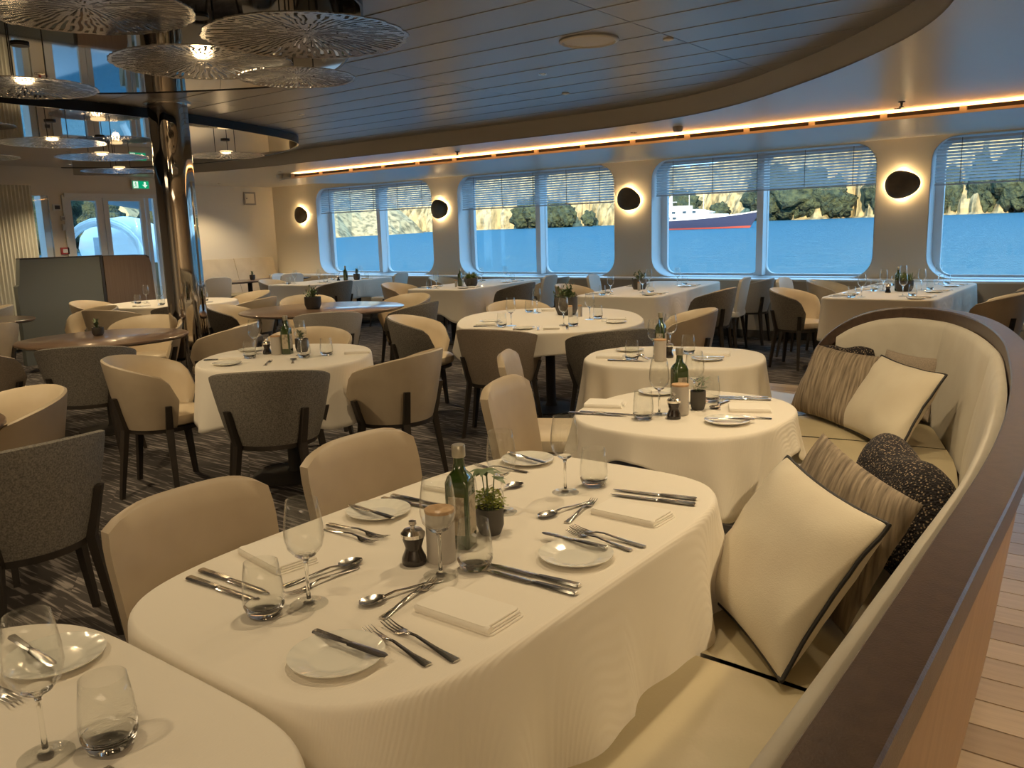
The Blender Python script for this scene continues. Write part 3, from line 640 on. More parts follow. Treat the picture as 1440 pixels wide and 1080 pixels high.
# perforated discs
def disc_mesh():
    NA, NR = 288, 22; vs = []; fs = []; R0, R1 = 0.02, 1.0
    def rad(j, k):
        a = 2 * PI * k / NA; t = j / NR; rr = R0 + (R1 - R0) * t ** 0.9
        e = 1 + (0.028 * noise.noise(Vector((math.cos(a) * 7, math.sin(a) * 7, 2))) + 0.02 * noise.noise(Vector((math.cos(a) * 22, math.sin(a) * 22, 4)))) * t
        return rr * e, a
    for j in range(NR + 1):
        for k in range(NA):
            rr, a = rad(j, k); a2 = a + 0.05 * noise.noise(Vector((rr * 6, math.cos(a) * 3, math.sin(a) * 3)))
            vs.append((rr * math.cos(a2), rr * math.sin(a2), -0.02 * rr * rr))
    for j in range(NR):
        t = (j + 0.5) / NR
        per = 36 if t < 0.35 else 72
        if t < 0.12: per = 24
        for k in range(NA):
            step = NA // per; ph = (k % step); cell = k // step
            h = noise.noise(Vector((cell * 7.31, j * 0.33 + cell * 1.7, 3.3)))
            open_ = (ph < max(1, round(step * 0.5))) and h > -0.22 and 0.05 < t < 0.965
            if open_: continue
            k2 = (k + 1) % NA; fs.append((j * NA + k, j * NA + k2, (j + 1) * NA + k2, (j + 1) * NA + k))
    n = len(vs); th = 0.008
    me = bpy.data.meshes.new('perforated_disc'); me.from_pydata(vs, [], fs); me.materials.append(M['disc'])
    me.update(); return me
DM = disc_mesh()
def pendant(x, y, z, rad, top, label, lamp=0.0, rz=0.0):
    r = empty('pendant_disc', (x, y, z), rz); tag(r, label, 'pendant', 'perforated metal pendant discs')
    d = mk('disc', DM, r); d.scale = (rad, rad, 1)
    md = d.modifiers.new('s', 'SOLIDIFY'); md.thickness = 0.006
    h = top - z
    for a in (0.3, 2.4, 4.5): MB().tube([(0.3 * rad * math.cos(a), 0.3 * rad * math.sin(a), -0.005), (0.3 * rad * math.cos(a), 0.3 * rad * math.sin(a), h)], 0.004, 5).obj('hanging_rod', 'trimdark', r)
    MB().lathe([(0.0, h), (0.05, h), (0.05, h - 0.012), (0.0, h - 0.012)], 16).obj('ceiling_plate', 'trimdark', r)
    if lamp:
        MB().lathe([(0.0, 0.035), (0.07, 0.035), (0.075, 0.02), (0.07, 0.012), (0, 0.012)], 20).obj('led_puck', 'lamp_face', r)
        l = bpy.data.lights.new('pendant_light', 'POINT'); l.energy = lamp * 0.5; l.color = WARM; l.shadow_soft_size = 0.05
        lo = bpy.data.objects.new('pendant_light', l); COL.objects.link(lo); lo.location = (x, y, z - 0.05)
pendant(-3.20, 2.70, 2.39, 0.465, 2.62, 'large perforated silver disc pendant nearest the middle of the ceiling', 0, 0.4)
pendant(-4.08, 2.73, 2.40, 0.46, 2.62, 'perforated disc pendant just left of the large nearest disc', 3, 1.7)
pendant(-3.90, 3.20, 2.36, 0.32, 2.62, 'small perforated disc pendant hanging low right of the chrome column top', 0, 3.0)
pendant(-5.35, 2.38, 2.39, 0.39, 2.62, 'perforated disc pendant at the left edge before the chrome column', 3, 0.9)
pendant(-3.75, 1.95, 2.47, 0.45, 2.62, 'dark perforated disc pendant tucked highest above the large disc', 0, 2.2)
pendant(-9.1, 4.75, 2.40, 0.46, 2.60, 'dark perforated disc pendant lowest behind the column, lit below', 5, 0.1)
pendant(-8.25, 3.85, 2.42, 0.46, 2.60, 'pale perforated disc pendant at the left edge under the far raft', 4, 1.1)
pendant(-8.6, 5.95, 2.44, 0.42, 2.60, 'perforated disc pendant right of the column under the far raft tip', 4, 2.1)
pendant(-10.9, 5.9, 2.42, 0.46, 2.60, 'farthest perforated disc pendant in front of the exit sign', 3, 2.6)
pendant(-10.3, 4.0, 2.45, 0.40, 2.60, 'perforated disc pendant farthest left under the far raft', 0, 0.6)

# chrome column
r = empty('chrome_column', (-7.12, 4.36, 0)); tag(r, 'thick polished steel column rising to the dark ceiling', 'column')
mb = MB(); nseg = 96; rows = []
for z in (0.0, RZ): rows.append([((0.167 + 0.003 * math.cos(7 * 2 * PI * k / nseg)) * math.cos(2 * PI * k / nseg), (0.167 + 0.003 * math.cos(7 * 2 * PI * k / nseg)) * math.sin(2 * PI * k / nseg), z) for k in range(nseg)])
mb.grid(rows, closed_u=True); mb.obj('shaft', 'chrome', r)
MB().lathe([(0.17, RZ - 0.012), (0.2, RZ - 0.012), (0.2, RZ), (0.17, RZ)], 48, close=True).obj('top_collar', 'steel', r)
MB().lathe([(0.17, 0.0), (0.2, 0.0), (0.2, 0.02), (0.17, 0.02)], 48, close=True).obj('foot_collar', 'steel', r)

# exit sign
r = empty('exit_sign', (DX + 0.01, 7.37, 2.38)); tag(r, 'green and white running man exit sign above the doors', 'sign')
MB().box(0, 0.025, -0.155, 0.155, -0.075, 0.075).obj('housing', 'plastic', r, smooth=False)
MB().box(0.025, 0.028, -0.135, 0.135, -0.058, 0.058).obj('green_face', 'signgreen', r, smooth=False)
def yzpoly(pts, x0, x1):
    b = MB(); n = len(pts); b.add([(x0, y, z) for y, z in pts] + [(x1, y, z) for y, z in pts], [tuple(range(n)), tuple(range(2 * n - 1, n - 1, -1))] + [(k, n + k, n + (k + 1) % n, (k + 1) % n) for k in range(n)]); return b
yzpoly([(0.055, 0.045), (0.085, 0.045), (0.085, 0.0), (0.115, 0.0), (0.07, -0.045), (0.025, 0.0), (0.055, 0.0)], 0.028, 0.031).obj('arrow', 'signwhite', r, smooth=False)
yzpoly([(-0.125, 0.05), (-0.045, 0.05), (-0.045, -0.05), (-0.125, -0.05)], 0.028, 0.0300).obj('doorway', 'signwhite', r, smooth=False)
man = yzpoly([(-0.095, 0.04), (-0.08, 0.04), (-0.08, 0.025), (-0.095, 0.025)], 0.030, 0.0315)
for seg in (((-0.088, 0.022), (-0.083, -0.012), 0.009), ((-0.083, -0.012), (-0.066, -0.022), 0.006), ((-0.066, -0.022), (-0.066, -0.044), 0.006), ((-0.085, -0.012), (-0.102, -0.03), 0.006), ((-0.102, -0.03), (-0.118, -0.03), 0.005), ((-0.088, 0.018), (-0.066, 0.006), 0.005), ((-0.088, 0.018), (-0.108, 0.006), 0.005)):
    (a, b_), (c, d), w_ = seg; L_ = math.hypot(c - a, d - b_); nx, ny = -(d - b_) / L_ * w_ / 1.6, (c - a) / L_ * w_ / 1.6
    p = yzpoly([(a + nx, b_ + ny), (c + nx, d + ny), (c - nx, d - ny), (a - nx, b_ - ny)], 0.030, 0.0315); man.add(p.v, p.f)
man.obj('running_figure', 'signgreen', r, smooth=False)
# wall devices
def dev(name, y, z, w_, h_, m1, m2, label, cat):
    r = empty(name, (DX, y, z)); tag(r, label, cat)
    MB().box(0, 0.03, -w_ / 2, w_ / 2, -h_ / 2, h_ / 2).obj('housing', m1, r, smooth=False)
    MB().box(0.03, 0.036, -w_ * 0.3, w_ * 0.3, -h_ * 0.3, h_ * 0.3).obj('face', m2, r, smooth=False)
dev('fire_call_point', 6.07, 1.38, 0.12, 0.10, 'red', 'plastic', 'small red fire call point beside the glazed doors', 'call point')
dev('emergency_light', 6.03, 2.02, 0.12, 0.09, 'plastic', 'plastic_d', 'white box with dark lens high beside the doors', 'light')
dev('light_switch', 6.10, 1.86, 0.06, 0.07, 'plastic', 'greytrim', 'small square light switch beside the doors', 'switch')
dev('thermostat', 6.10, 1.73, 0.05, 0.09, 'plastic', 'plastic', 'little oblong thermostat beside the doors below the switch', 'switch')
r = empty('wall_hatch', (-14.44, 10.43, 2.27)); tag(r, 'small square access hatch with grey frame high on the back wall', 'hatch')
holed('frame', [(-0.135, -0.125), (0.135, -0.125), (0.135, 0.125), (-0.135, 0.125)], [[(-0.105, -0.095), (0.105, -0.095), (0.105, 0.095), (-0.105, 0.095)]], 0.02, 'greytrim', Matrix.Translation((0.01, 0, 0)) @ YZ, r)
MB().box(0, 0.012, -0.105, 0.105, -0.095, 0.095).obj('hatch_door', 'wall', r, smooth=False)
MB().box(0.012, 0.03, -0.085, -0.065, -0.01, 0.01).obj('latch', 'greytrim', r, smooth=False)
# curtain
cu = MB(); rows = []
for z in (2.30, 1.6, 0.9, 0.05):
    rows.append([(-12.55 + 0.016 * math.sin(k * 0.9) + 0.006 * math.sin(k * 0.13 + z), 2.2 + k * 3.29 / 460, z) for k in range(461)])
cu.grid(rows); o = cu.obj('pleated_curtain', 'curtain', fix=False); tag(o, 'tall pale pleated curtain at the left edge by the narrow window', 'curtain')
# banquette screens
r = empty('screen_partition', (-11.05, 4.85, 0)); tag(r, 'tall grey-green fabric screen behind the far left tables', 'screen')
b = MB(); b.cur = 0; yzp = [(-0.35, 0), (0.72, 0), (0.72, 1.31), (-0.28, 1.31), (-0.32, 1.0), (-0.35, 0.98)]
yzpoly(yzp, -0.05, 0.05).obj('panel', 'screen_grey', r, smooth=False)
MB().box(-0.06, 0.06, 0.70, 0.735, 0, 1.325).obj('corner_trim', 'trimdark', r, smooth=False)
MB().box(-0.055, 0.055, -0.28, 0.70, 1.305, 1.322).obj('top_trim', 'trimdark', r, smooth=False)
r = empty('screen_partition', (-11.05, 5.60, 0)); tag(r, 'brown upholstered screen with rounded top corner left of the column', 'screen')
ptsb = [(0.0, 0), (0.70, 0), (0.66, 1.18), (0.64, 1.25), (0.58, 1.295), (0.0, 1.305)]
yzpoly(ptsb, -0.05, 0.05).obj('panel', 'screen_brown', r, smooth=False)
MB().tube([(0.0, y, z) for y, z in spline(ptsb[1:], 4)], 0.012, 6).obj('edge_piping', 'trimdark', r)

# long banquette by the back wall
r = empty('wall_banquette', (-13.9, 9.6, 0)); tag(r, 'long cream leather banquette with tall back along the rear wall', 'bench')
MB().box(-0.5, 0.35, -1.6, 1.25, 0.30, 0.45).obj('seat', 'cream', r, smooth=False)
for k, (a, c) in enumerate([(-1.6, -0.65), (-0.64, 0.30), (0.31, 1.23)]):
    b = MB(); b.add([(-0.28, a, 0.45), (-0.28, c, 0.45), (-0.48, c, 1.11), (-0.48, a, 1.11), (-0.52, a, 0.45), (-0.52, c, 0.45), (-0.54, c, 1.11), (-0.54, a, 1.11)], [(0, 1, 2, 3), (4, 7, 6, 5), (0, 4, 5, 1), (3, 2, 6, 7), (0, 3, 7, 4), (1, 5, 6, 2)])
    b.obj('back_panel', 'lining', r, smooth=False)
MB().box(-0.5, 0.30, -1.6, 1.25, 0.0, 0.30).obj('plinth', 'shadowgap', r, smooth=False)

# ================================================================== FURNITURE
def quadprism(mb, p0, p1, w0, d0, w1, d1, ang):
    """tapered bar from p0 to p1 with rectangular section turned by ang about Z"""
    c, s = math.cos(ang), math.sin(ang); vs = []
    for p, w_, d_ in ((p0, w0, d0), (p1, w1, d1)):
        for u, v in ((-1, -1), (1, -1), (1, 1), (-1, 1)):
            x, y = u * w_ / 2, v * d_ / 2; vs.append((p[0] + c * x - s * y, p[1] + s * x + c * y, p[2]))
    mb.add(vs, [(3, 2, 1, 0), (4, 5, 6, 7), (0, 1, 5, 4), (1, 2, 6, 5), (2, 3, 7, 6), (3, 0, 4, 7)])
# barrel chair: local +Y is where the sitter faces, back at -Y
A0 = math.radians(124)
def shell_pt(a, f, side):
    """f 0 bottom .. 1 rim; side 0 outer, 1 inner"""
    q = abs(a) / A0; rim = 0.80 - 0.13 * q * q - 0.10 * max(0, (q - 0.86) / 0.14) ** 2
    if side == 0: zb = 0.40; rb = 0.235; rt = 0.318
    else: zb = 0.44; rb = 0.205; rt = 0.288
    z = zb + (rim - zb) * f; rr = rb + (rt - rb) * f ** 0.8
    return (rr * math.sin(a) * 1.0, -rr * math.cos(a) * (0.94 if abs(a) < PI / 2 else 0.90), z)
def chair_meshes():
    NA = 28; o = MB(); angs = [-A0 + 2 * A0 * k / NA for k in range(NA + 1)]
    rows = [[shell_pt(a, f, 0) for a in angs] for f in (0, 0.25, 0.5, 0.75, 0.96)]
    mids = []
    for a in angs:
        p, q = Vector(shell_pt(a, 1, 0)), Vector(shell_pt(a, 1, 1)); mids.append((p + q) / 2)
    rows.append([tuple(Vector(shell_pt(a, 1, 0)) * 0.85 + m * 0.15 + Vector((0, 0, 0.002))) for a, m in zip(angs, mids)])
    rows.append([tuple(m + Vector((0, 0, 0.008))) for m in mids])
    bot = [[shell_pt(a, 0, 0) for a in angs], [shell_pt(a, 0, 1) for a in angs]]
    o.grid(rows); o.grid(bot)
    i = MB(); rowsi = [[tuple(m + Vector((0, 0, 0.008))) for m in mids]]
    for f in (0.97, 0.75, 0.5, 0.25, 0): rowsi.append([shell_pt(a, f, 1) for a in angs])
    i.grid(rowsi)
    # arm ends
    for e in (0, NA):
        for r1, r2 in zip([rows[0], rows[1], rows[2], rows[3], rows[4]], [rowsi[5], rowsi[4], rowsi[3], rowsi[2], rowsi[1]]):
            pass
        ro = [rows[j][e] for j in range(7)]; rin = [rowsi[j][e] for j in (5, 4, 3, 2, 1, 0)]
        i.grid([ro[:5] + [ro[6]], rin])
    me_o = o.mesh('backrest', 'oat'); me_i = i.mesh('lining', 'lining', angle=60)
    st = MB(); st.lathe([(0, 0.40), (0.19, 0.40), (0.215, 0.415), (0.222, 0.44), (0.218, 0.465), (0.195, 0.482), (0, 0.486)], 28, cy=0.02, sx=1.0, sy=1.02)
    me_s = st.mesh('seat', 'lining')
    L = []
    for a, zt in ((math.radians(42), 0.60), (math.radians(-42), 0.60), (math.radians(112), 0.60), (math.radians(-112), 0.60)):
        ft = 0.5; p = Vector(shell_pt(a, ft, 0)); d = Vector((p.x, p.y, 0)).normalized(); ang = math.atan2(d.y, d.x)
        b0 = Vector(shell_pt(a, 0, 0)); lb = MB()
        quadprism(lb, tuple(p + d * 0.014), tuple(b0 + d * 0.012), 0.024, 0.034, 0.034, 0.040, ang)
        quadprism(lb, tuple(b0 + d * 0.012), (b0.x + d.x * 0.075, b0.y + d.y * 0.075, 0.0), 0.034, 0.040, 0.022, 0.026, ang)
        quadprism(lb, (b0.x * 0.3, b0.y * 0.3, 0.385), (b0.x * 0.3, b0.y * 0.3, 0.40), 0.03, 0.03, 0.03, 0.03, ang)
        lb2 = MB(); lb2.v = lb.v[:16]; lb2.f = lb.f[:12]; lb2.mi = [0] * 12
        L.append(lb2.mesh('leg', 'leg', smooth=False))
    br = MB().lathe([(0.17, 0.375), (0.225, 0.375), (0.225, 0.40), (0.17, 0.40)], 24, close=True).mesh('seat_rail', 'leg')
    return me_o, me_i, me_s, L, br
CM = chair_meshes(); CMV = {'oat': CM[0]}
for k in ('tweed', 'grey', 'brown', 'pale'):
    me = CM[0].copy(); me.materials.clear(); me.materials.append(M[k]); CMV[k] = me
DESC = {'oat': 'oat beige barrel armchair', 'tweed': 'charcoal tweed barrel armchair', 'grey': 'mid-grey wool barrel armchair', 'brown': 'taupe wool barrel armchair'}
def barrel(x, y, rz, kind, where, group):
    r = empty('barrel_armchair', (x, y, 0), math.radians(rz)); tag(r, DESC[kind] + ' ' + where, 'chair', group)
    mk('backrest', CMV[kind], r); mk('lining', CM[1], r); mk('seat', CM[2], r); mk('seat_rail', CM[4], r)
    for l in CM[3]: mk('leg', l, r)
    return r
# side chair with upholstered slab back
def side_meshes():
    b = MB(); rows = []
    NW, NH = 14, 8
    def pt(u, v, t):   # u -1..1 width, v 0..1 height, t 0 front 1 rear
        w_ = 0.225 * (1.0 - 0.10 * (1 - v)); zz = 0.44 + 0.42 * v
        if v > 0.7: 
            q = (v - 0.7) / 0.3; uu = u; zz = 0.44 + 0.42 * (0.7 + 0.3 * q * (1 - 0.0 * abs(u))) - 0.035 * (abs(u) ** 5) * q
            w_ *= 1 - 0.05 * q * q
        x = u * w_; y = -0.20 - 0.07 * v + 0.030 * (u * u) + (-0.034 if t else 0.0)
        return x, y, zz
    ring = []
    for j in range(NH + 1):
        v = j / NH; fr = [pt(-1 + 2 * k / NW, v, 0) for k in range(NW + 1)]; re = [pt(1 - 2 * k / NW, v, 1) for k in range(NW + 1)]
        rows.append(fr + re)
    b.grid(rows, closed_u=True)
    n = len(rows[0]); top = rows[-1]; tb = [((top[k][0] + top[n - 1 - k][0]) / 2, (top[k][1] + top[n - 1 - k][1]) / 2, top[k][2] + 0.012 * (1 - abs(-1 + 2 * k / NW) ** 4)) for k in range(NW + 1)]
    b.grid([top[:NW + 1], tb]); b.grid([tb, [top[n - 1 - k] for k in range(NW + 1)]])
    b.add(rows[0], [tuple(range(n))])
    me_b = b.mesh('backrest', 'oat', angle=60)
    s = MB(); prof = []
    def srow(f, z): return [(x * f, y * f, z) for x, y in rrect(-0.235, 0.235, -0.23, 0.23, 0.08, 5)]
    s.grid([srow(0.9, 0.40), srow(0.99, 0.415), srow(1, 0.44), srow(0.985, 0.468), srow(0.9, 0.482), srow(0.0, 0.486)], closed_u=True)
    me_s = s.mesh('seat', 'lining')
    L = []
    for sx, sy in ((-1, -1), (1, -1), (1, 1), (-1, 1)):
        lb = MB(); quadprism(lb, (sx * 0.19, sy * 0.18, 0.41), (sx * 0.235, sy * 0.235, 0.0), 0.036, 0.036, 0.022, 0.022, 0); L.append(lb.mesh('leg', 'leg', smooth=False))
    return me_b, me_s, L
SM = side_meshes(); SMp = SM[0].copy(); SMp.materials.clear(); SMp.materials.append(M['pale'])
SMs = SM[1].copy(); SMs.materials.clear(); SMs.materials.append(M['pale'])
def side(x, y, rz, label, group, pale=False, cat='chair'):
    r = empty('side_chair', (x, y, 0), math.radians(rz)); tag(r, label, cat, group)
    mk('backrest', SMp if pale else SM[0], r); mk('seat', SMs if pale else SM[1], r)
    for l in SM[2]: mk('leg', l, r)
    return r
G1 = 'barrel armchairs around the dining tables'
for a in [
 (-4.66, 2.62, -42, 'oat', 'left side of the table before the column'),
 (-3.74, 2.74, 44, 'tweed', 'nearest side of the table before the column'),
 (-3.52, 3.44, 104, 'oat', 'right side of the table before the column'),
 (-4.80, 3.86, -137, 'oat', 'far side of the table before the column'),
 (-3.22, 1.22, 92, 'tweed', 'largest one, cut by the left picture edge'),
 (-4.12, 1.52, 178, 'oat', 'behind the large tweed one at the left edge'),
 (-5.80, 2.76, 50, 'tweed', 'in front of the small walnut table by the column'),
 (-6.45, 2.36, 0, 'brown', 'left of the small walnut table by the column'),
 (-7.15, 3.95, -138, 'oat', 'behind the small walnut table by the column'),
 (-5.95, 3.92, 125, 'oat', 'just right of the chrome column foot'),
 (-8.66, 4.46, 22, 'oat', 'front left of the table behind the column'),
 (-9.98, 4.95, -60, 'oat', 'far left of the table behind the column'),
 (-8.30, 5.02, 58, 'tweed', 'hidden partly by the chrome column'),
 (-8.38, 5.95, 115, 'oat', 'right of the table behind the column'),
 (-9.3, 6.55, 170, 'oat', 'far side of the table behind the column'),
 (-7.55, 5.18, -58, 'tweed', 'left of the large round walnut table'),
 (-6.05, 5.12, 52, 'grey', 'in front of the large round walnut table'),
 (-5.92, 6.06, 108, 'tweed', 'right of the large round walnut table'),
 (-6.65, 6.72, 178, 'oat', 'behind the large round walnut table'),
 (-7.72, 6.25, -124, 'oat', 'far left behind the large round walnut table'),
 (-4.78, 5.05, -62, 'tweed', 'left of the central oval table'),
 (-3.72, 4.72, 12, 'brown', 'in front of the central oval table'),
 (-2.95, 4.98, 55, 'tweed', 'front right of the central oval table'),
 (-4.75, 6.35, -128, 'oat', 'behind the central oval table'),
 (-3.02, 6.22, 118, 'oat', 'far right of the central oval table'),
 (-2.86, 8.62, -90, 'tweed', 'near left of the right window table'),
 (-2.92, 9.98, -90, 'oat', 'far left of the right window table'),
 (-1.12, 8.60, 88, 'oat', 'near right of the right window table'),
 (-1.02, 9.95, 90, 'tweed', 'far right of the right window table'),
 (-3.82, 8.55, 100, 'tweed', 'near right of the third window table'),
 (-3.98, 10.12, 98, 'grey', 'far right of the third window table'),
 (-8.35, 8.45, -80, 'oat', 'near left of the second window table'),
 (-8.75, 9.85, -78, 'oat', 'far left of the second window table'),
 (-6.72, 8.85, 100, 'tweed', 'near right of the second window table'),
 (-7.0, 10.1, 100, 'oat', 'far right of the second window table'),
 (-5.62, 8.75, -78, 'oat', 'near left of the third window table'),
 (-11.55, 8.75, -72, 'oat', 'near left of the leftmost window table'),
 (-10.02, 8.62, 100, 'tweed', 'near right of the leftmost window table'),
 (-8.35, 3.05, 90, 'oat', 'right of the walnut table at the far left'),
 (-9.0, 4.35, 176, 'grey', 'behind the walnut table at the far left'),
 (-10.6, 3.95, 160, 'grey', 'beside the curtain at the far left'),
]: barrel(*a[:4], a[4], G1)
G2 = 'slab-backed side chairs'
side(-1.56, 1.07, -90, 'beige slab-backed side chair nearest the camera beside the foreground table', G2)
side(-1.60, 1.66, -90, 'beige slab-backed side chair second along the foreground table', G2)
side(-1.82, 2.72, -76, 'beige slab-backed side chair left of the middle bench table', G2)
side(-2.31, 3.41, -62, 'beige slab-backed side chair left of the far bench table', G2)
for x, y, rz, lb in [(-4.02, 9.4, 98, 'pale side chair between two armchairs right of the third window table'), (-3.02, 9.35, -90, 'pale side chair left side of the right window table'), (-0.98, 9.3, 90, 'pale side chair right side of the right window table'),
                     (-11.95, 9.35, -70, 'pale side chair left side of the leftmost window table'), (-9.98, 9.75, 105, 'pale side chair right side of the leftmost window table'), (-5.75, 9.75, -78, 'pale side chair far left of the third window table'),
                     (-12.55, 8.2, 78, 'pale side chair at the banquette table, nearer the column'), (-12.25, 9.45, 82, 'pale side chair at the banquette table, nearer the windows'), (-6.85, 9.5, 100, 'pale side chair right side of the second window table')]:
    side(x, y, rz, lb, G2, True)

# ------------------------------------------------------------------ tables
def selipse(a, b, n_, N=96, rot=0.0, cx=0, cy=0):
    out = []
    for k in range(N):
        t = 2 * PI * k / N; c, s = math.cos(t), math.sin(t)
        x = a * math.copysign(abs(c) ** (2 / n_), c); y = b * math.copysign(abs(s) ** (2 / n_), s)
        out.append((cx + x * math.cos(rot) - y * math.sin(rot), cy + x * math.sin(rot) + y * math.cos(rot)))
    return out
def resample(ring, N):
    L = [0]
    n = len(ring)
    for k in range(n): L.append(L[-1] + math.dist(ring[k], ring[(k + 1) % n]))
    out = []; j = 0
    for i in range(N):
        t = L[-1] * i / N
        while L[j + 1] < t: j += 1
        f = (t - L[j]) / max(1e-9, L[j + 1] - L[j]); a = ring[j]; b = ring[(j + 1) % n]
        out.append((a[0] + (b[0] - a[0]) * f, a[1] + (b[1] - a[1]) * f))
    return out
def table_base(r, n=1, ly=0.0):
    for k in range(n):
        y = 0 if n == 1 else (-ly + 2 * ly * k / (n - 1))
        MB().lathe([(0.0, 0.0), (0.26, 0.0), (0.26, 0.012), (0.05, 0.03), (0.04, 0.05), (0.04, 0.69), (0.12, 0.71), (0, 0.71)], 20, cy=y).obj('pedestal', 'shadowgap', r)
def cloth_table(name, cx, cy, a, b, n_, rot, desc, drop=0.32, corner=0.10, amp=0.045, folds=11, seed=1, bases=1, tname='dining_table'):
    r = empty(tname, (cx, cy, 0), rot); tag(r, 'table hidden under white linen, ' + desc, 'table', 'clothed dining tables')
    top = resample(selipse(a - 0.012, b - 0.012, n_, 200), 64); MB().poly(top, 0.715, 0.744).obj('tabletop', 'table_wood', r, smooth=False)
    table_base(r, bases, b * 0.6)
    N = 220; ring = resample(selipse(a, b, n_, 400), N); rows = []; rnd = random.Random(seed)
    ph = rnd.uniform(0, 6); mb = MB()
    for f in (0.0, 0.3, 0.6, 0.85, 0.97): rows.append([(x * f, y * f, 0.7515) for x, y in ring])
    NS = 20
    nor = []
    for k in range(N):
        p = ring[k - 2]; q = ring[(k + 2) % N]; d = Vector((q[1] - p[1], -(q[0] - p[0]), 0)).normalized(); nor.append(d)
    for j in range(NS + 1):
        s_ = (j / NS) ** 1.7; row = []
        for k in range(N):
            x, y = ring[k]; th = math.atan2(y / b, x / a)
            cn = abs(math.sin(2 * th)) ** 3
            dr = drop + corner * cn + 0.02 * math.sin(3 * th + seed)
            u = k / N * 2 * PI
            fo = math.sin(folds * u + ph + 1.2 * math.sin(3 * u + seed)) + 0.5 * math.sin((folds * 1.7) * u + 2.1 * seed) 
            fo += 1.6 * cn * math.sin(4 * u * 4 + seed)
            e = s_ * dr
            off = 0.011 * (1 - math.exp(-e / 0.006)) + amp * (s_ ** 1.25) * (0.55 + 0.5 * fo) + 0.03 * cn * s_
            z = 0.7515 - max(0, e - 0.0015)
            row.append((x + nor[k].x * off, y + nor[k].y * off, z))
        rows.append(row)
    mb.grid(rows, closed_u=True)
    o = mb.obj('tablecloth', 'cloth', fix=True, angle=80); o.location = (cx, cy, 0); o.rotation_euler = (0, 0, rot)
    tag(o, 'white linen cloth draped over ' + desc, 'tablecloth', 'white tablecloths')
    sm = o.modifiers.new('s', 'SOLIDIFY'); sm.thickness = 0.0012; sm.offset = 1
    return r
TD = {'T0': 'the table cut off at bottom left', 'T1': 'the large foreground table', 'T2': 'the middle table along the bench', 'T3': 'the far table along the bench',
      'T4': 'the round table before the chrome column', 'T5': 'the right window table', 'T6': 'the central oval table', 'T7': 'the table behind the column',
      'T8': 'the leftmost window table', 'T9': 'the second window table', 'T10': 'the third window table'}
cloth_table('T0', -1.25, -0.10, 0.48, 0.78, 5.0, 0, TD['T0'], 0.32, 0.12, 0.03, 9, 2)
cloth_table('T1', -1.24, 1.43, 0.408, 0.715, 4.2, 0, TD['T1'], 0.36, 0.12, 0.055, 9, 5)
cloth_table('T2', -1.41, 2.95, 0.385, 0.425, 2.5, 0.0, TD['T2'], 0.12, 0.15, 0.03, 8, 3)
cloth_table('T3', -2.08, 4.20, 0.48, 0.40, 2.6, 0.35, TD['T3'], 0.33, 0.08, 0.055, 9, 4)
cloth_table('T4', -4.19, 3.20, 0.50, 0.56, 2.3, 0.7, TD['T4'], 0.27, 0.10, 0.03, 9, 6)
cloth_table('T5', -2.02, 9.35, 0.50, 1.20, 14, 0, TD['T5'], 0.38, 0.03, 0.022, 12, 7, 2)
cloth_table('T6', -3.90, 5.62, 0.74, 0.98, 2.4, 0.62, TD['T6'], 0.16, 0.16, 0.025, 9, 8)
cloth_table('T7', -9.3, 5.5, 0.72, 0.72, 2.2, 0.3, TD['T7'], 0.22, 0.12, 0.03, 9, 9)
cloth_table('T8', -10.85, 9.35, 0.46, 1.1, 12, 0.18, TD['T8'], 0.30, 0.10, 0.025, 12, 10, 2)
cloth_table('T9', -7.60, 9.2, 0.46, 1.15, 12, 0.16, TD['T9'], 0.30, 0.12, 0.025, 12, 11, 2)
cloth_table('T10', -4.72, 9.0, 0.48, 1.30, 12, 0.15, TD['T10'], 0.34, 0.08, 0.022, 12, 12, 2)
def wood_table(x, y, a, b, rot, label, n_=2.1):
    r = empty('walnut_table', (x, y, 0), rot); tag(r, label, 'table')
    ring = resample(selipse(a, b, n_, 300), 72); mb = MB()
    mb.grid([[(px * f, py * f, z) for px, py in ring] for f, z in ((0, 0.742), (0.992, 0.742), (1.0, 0.738), (1.0, 0.728), (0.96, 0.712), (0, 0.712))], closed_u=True)
    mb.obj('tabletop', 'table_wood', r); table_base(r)
wood_table(-6.53, 3.26, 0.60, 0.62, 0, 'small round bare walnut table left of the chrome column')
wood_table(-6.80, 5.70, 0.80, 0.84, 0, 'large round bare walnut table behind the table before the column')
wood_table(-4.05, 1.02, 0.48, 0.48, 0, 'bare walnut table corner at the left picture edge')
wood_table(-9.35, 3.42, 0.5, 0.5, 0, 'bare walnut table further back at the left edge')
wood_table(-11.9, 3.9, 0.9, 0.62, 0.4, 'bare walnut table farthest left beneath the curtain')
wood_table(-13.0, 9.25, 0.36, 1.2, 0.0, 'long narrow walnut table before the wall banquette', 8)

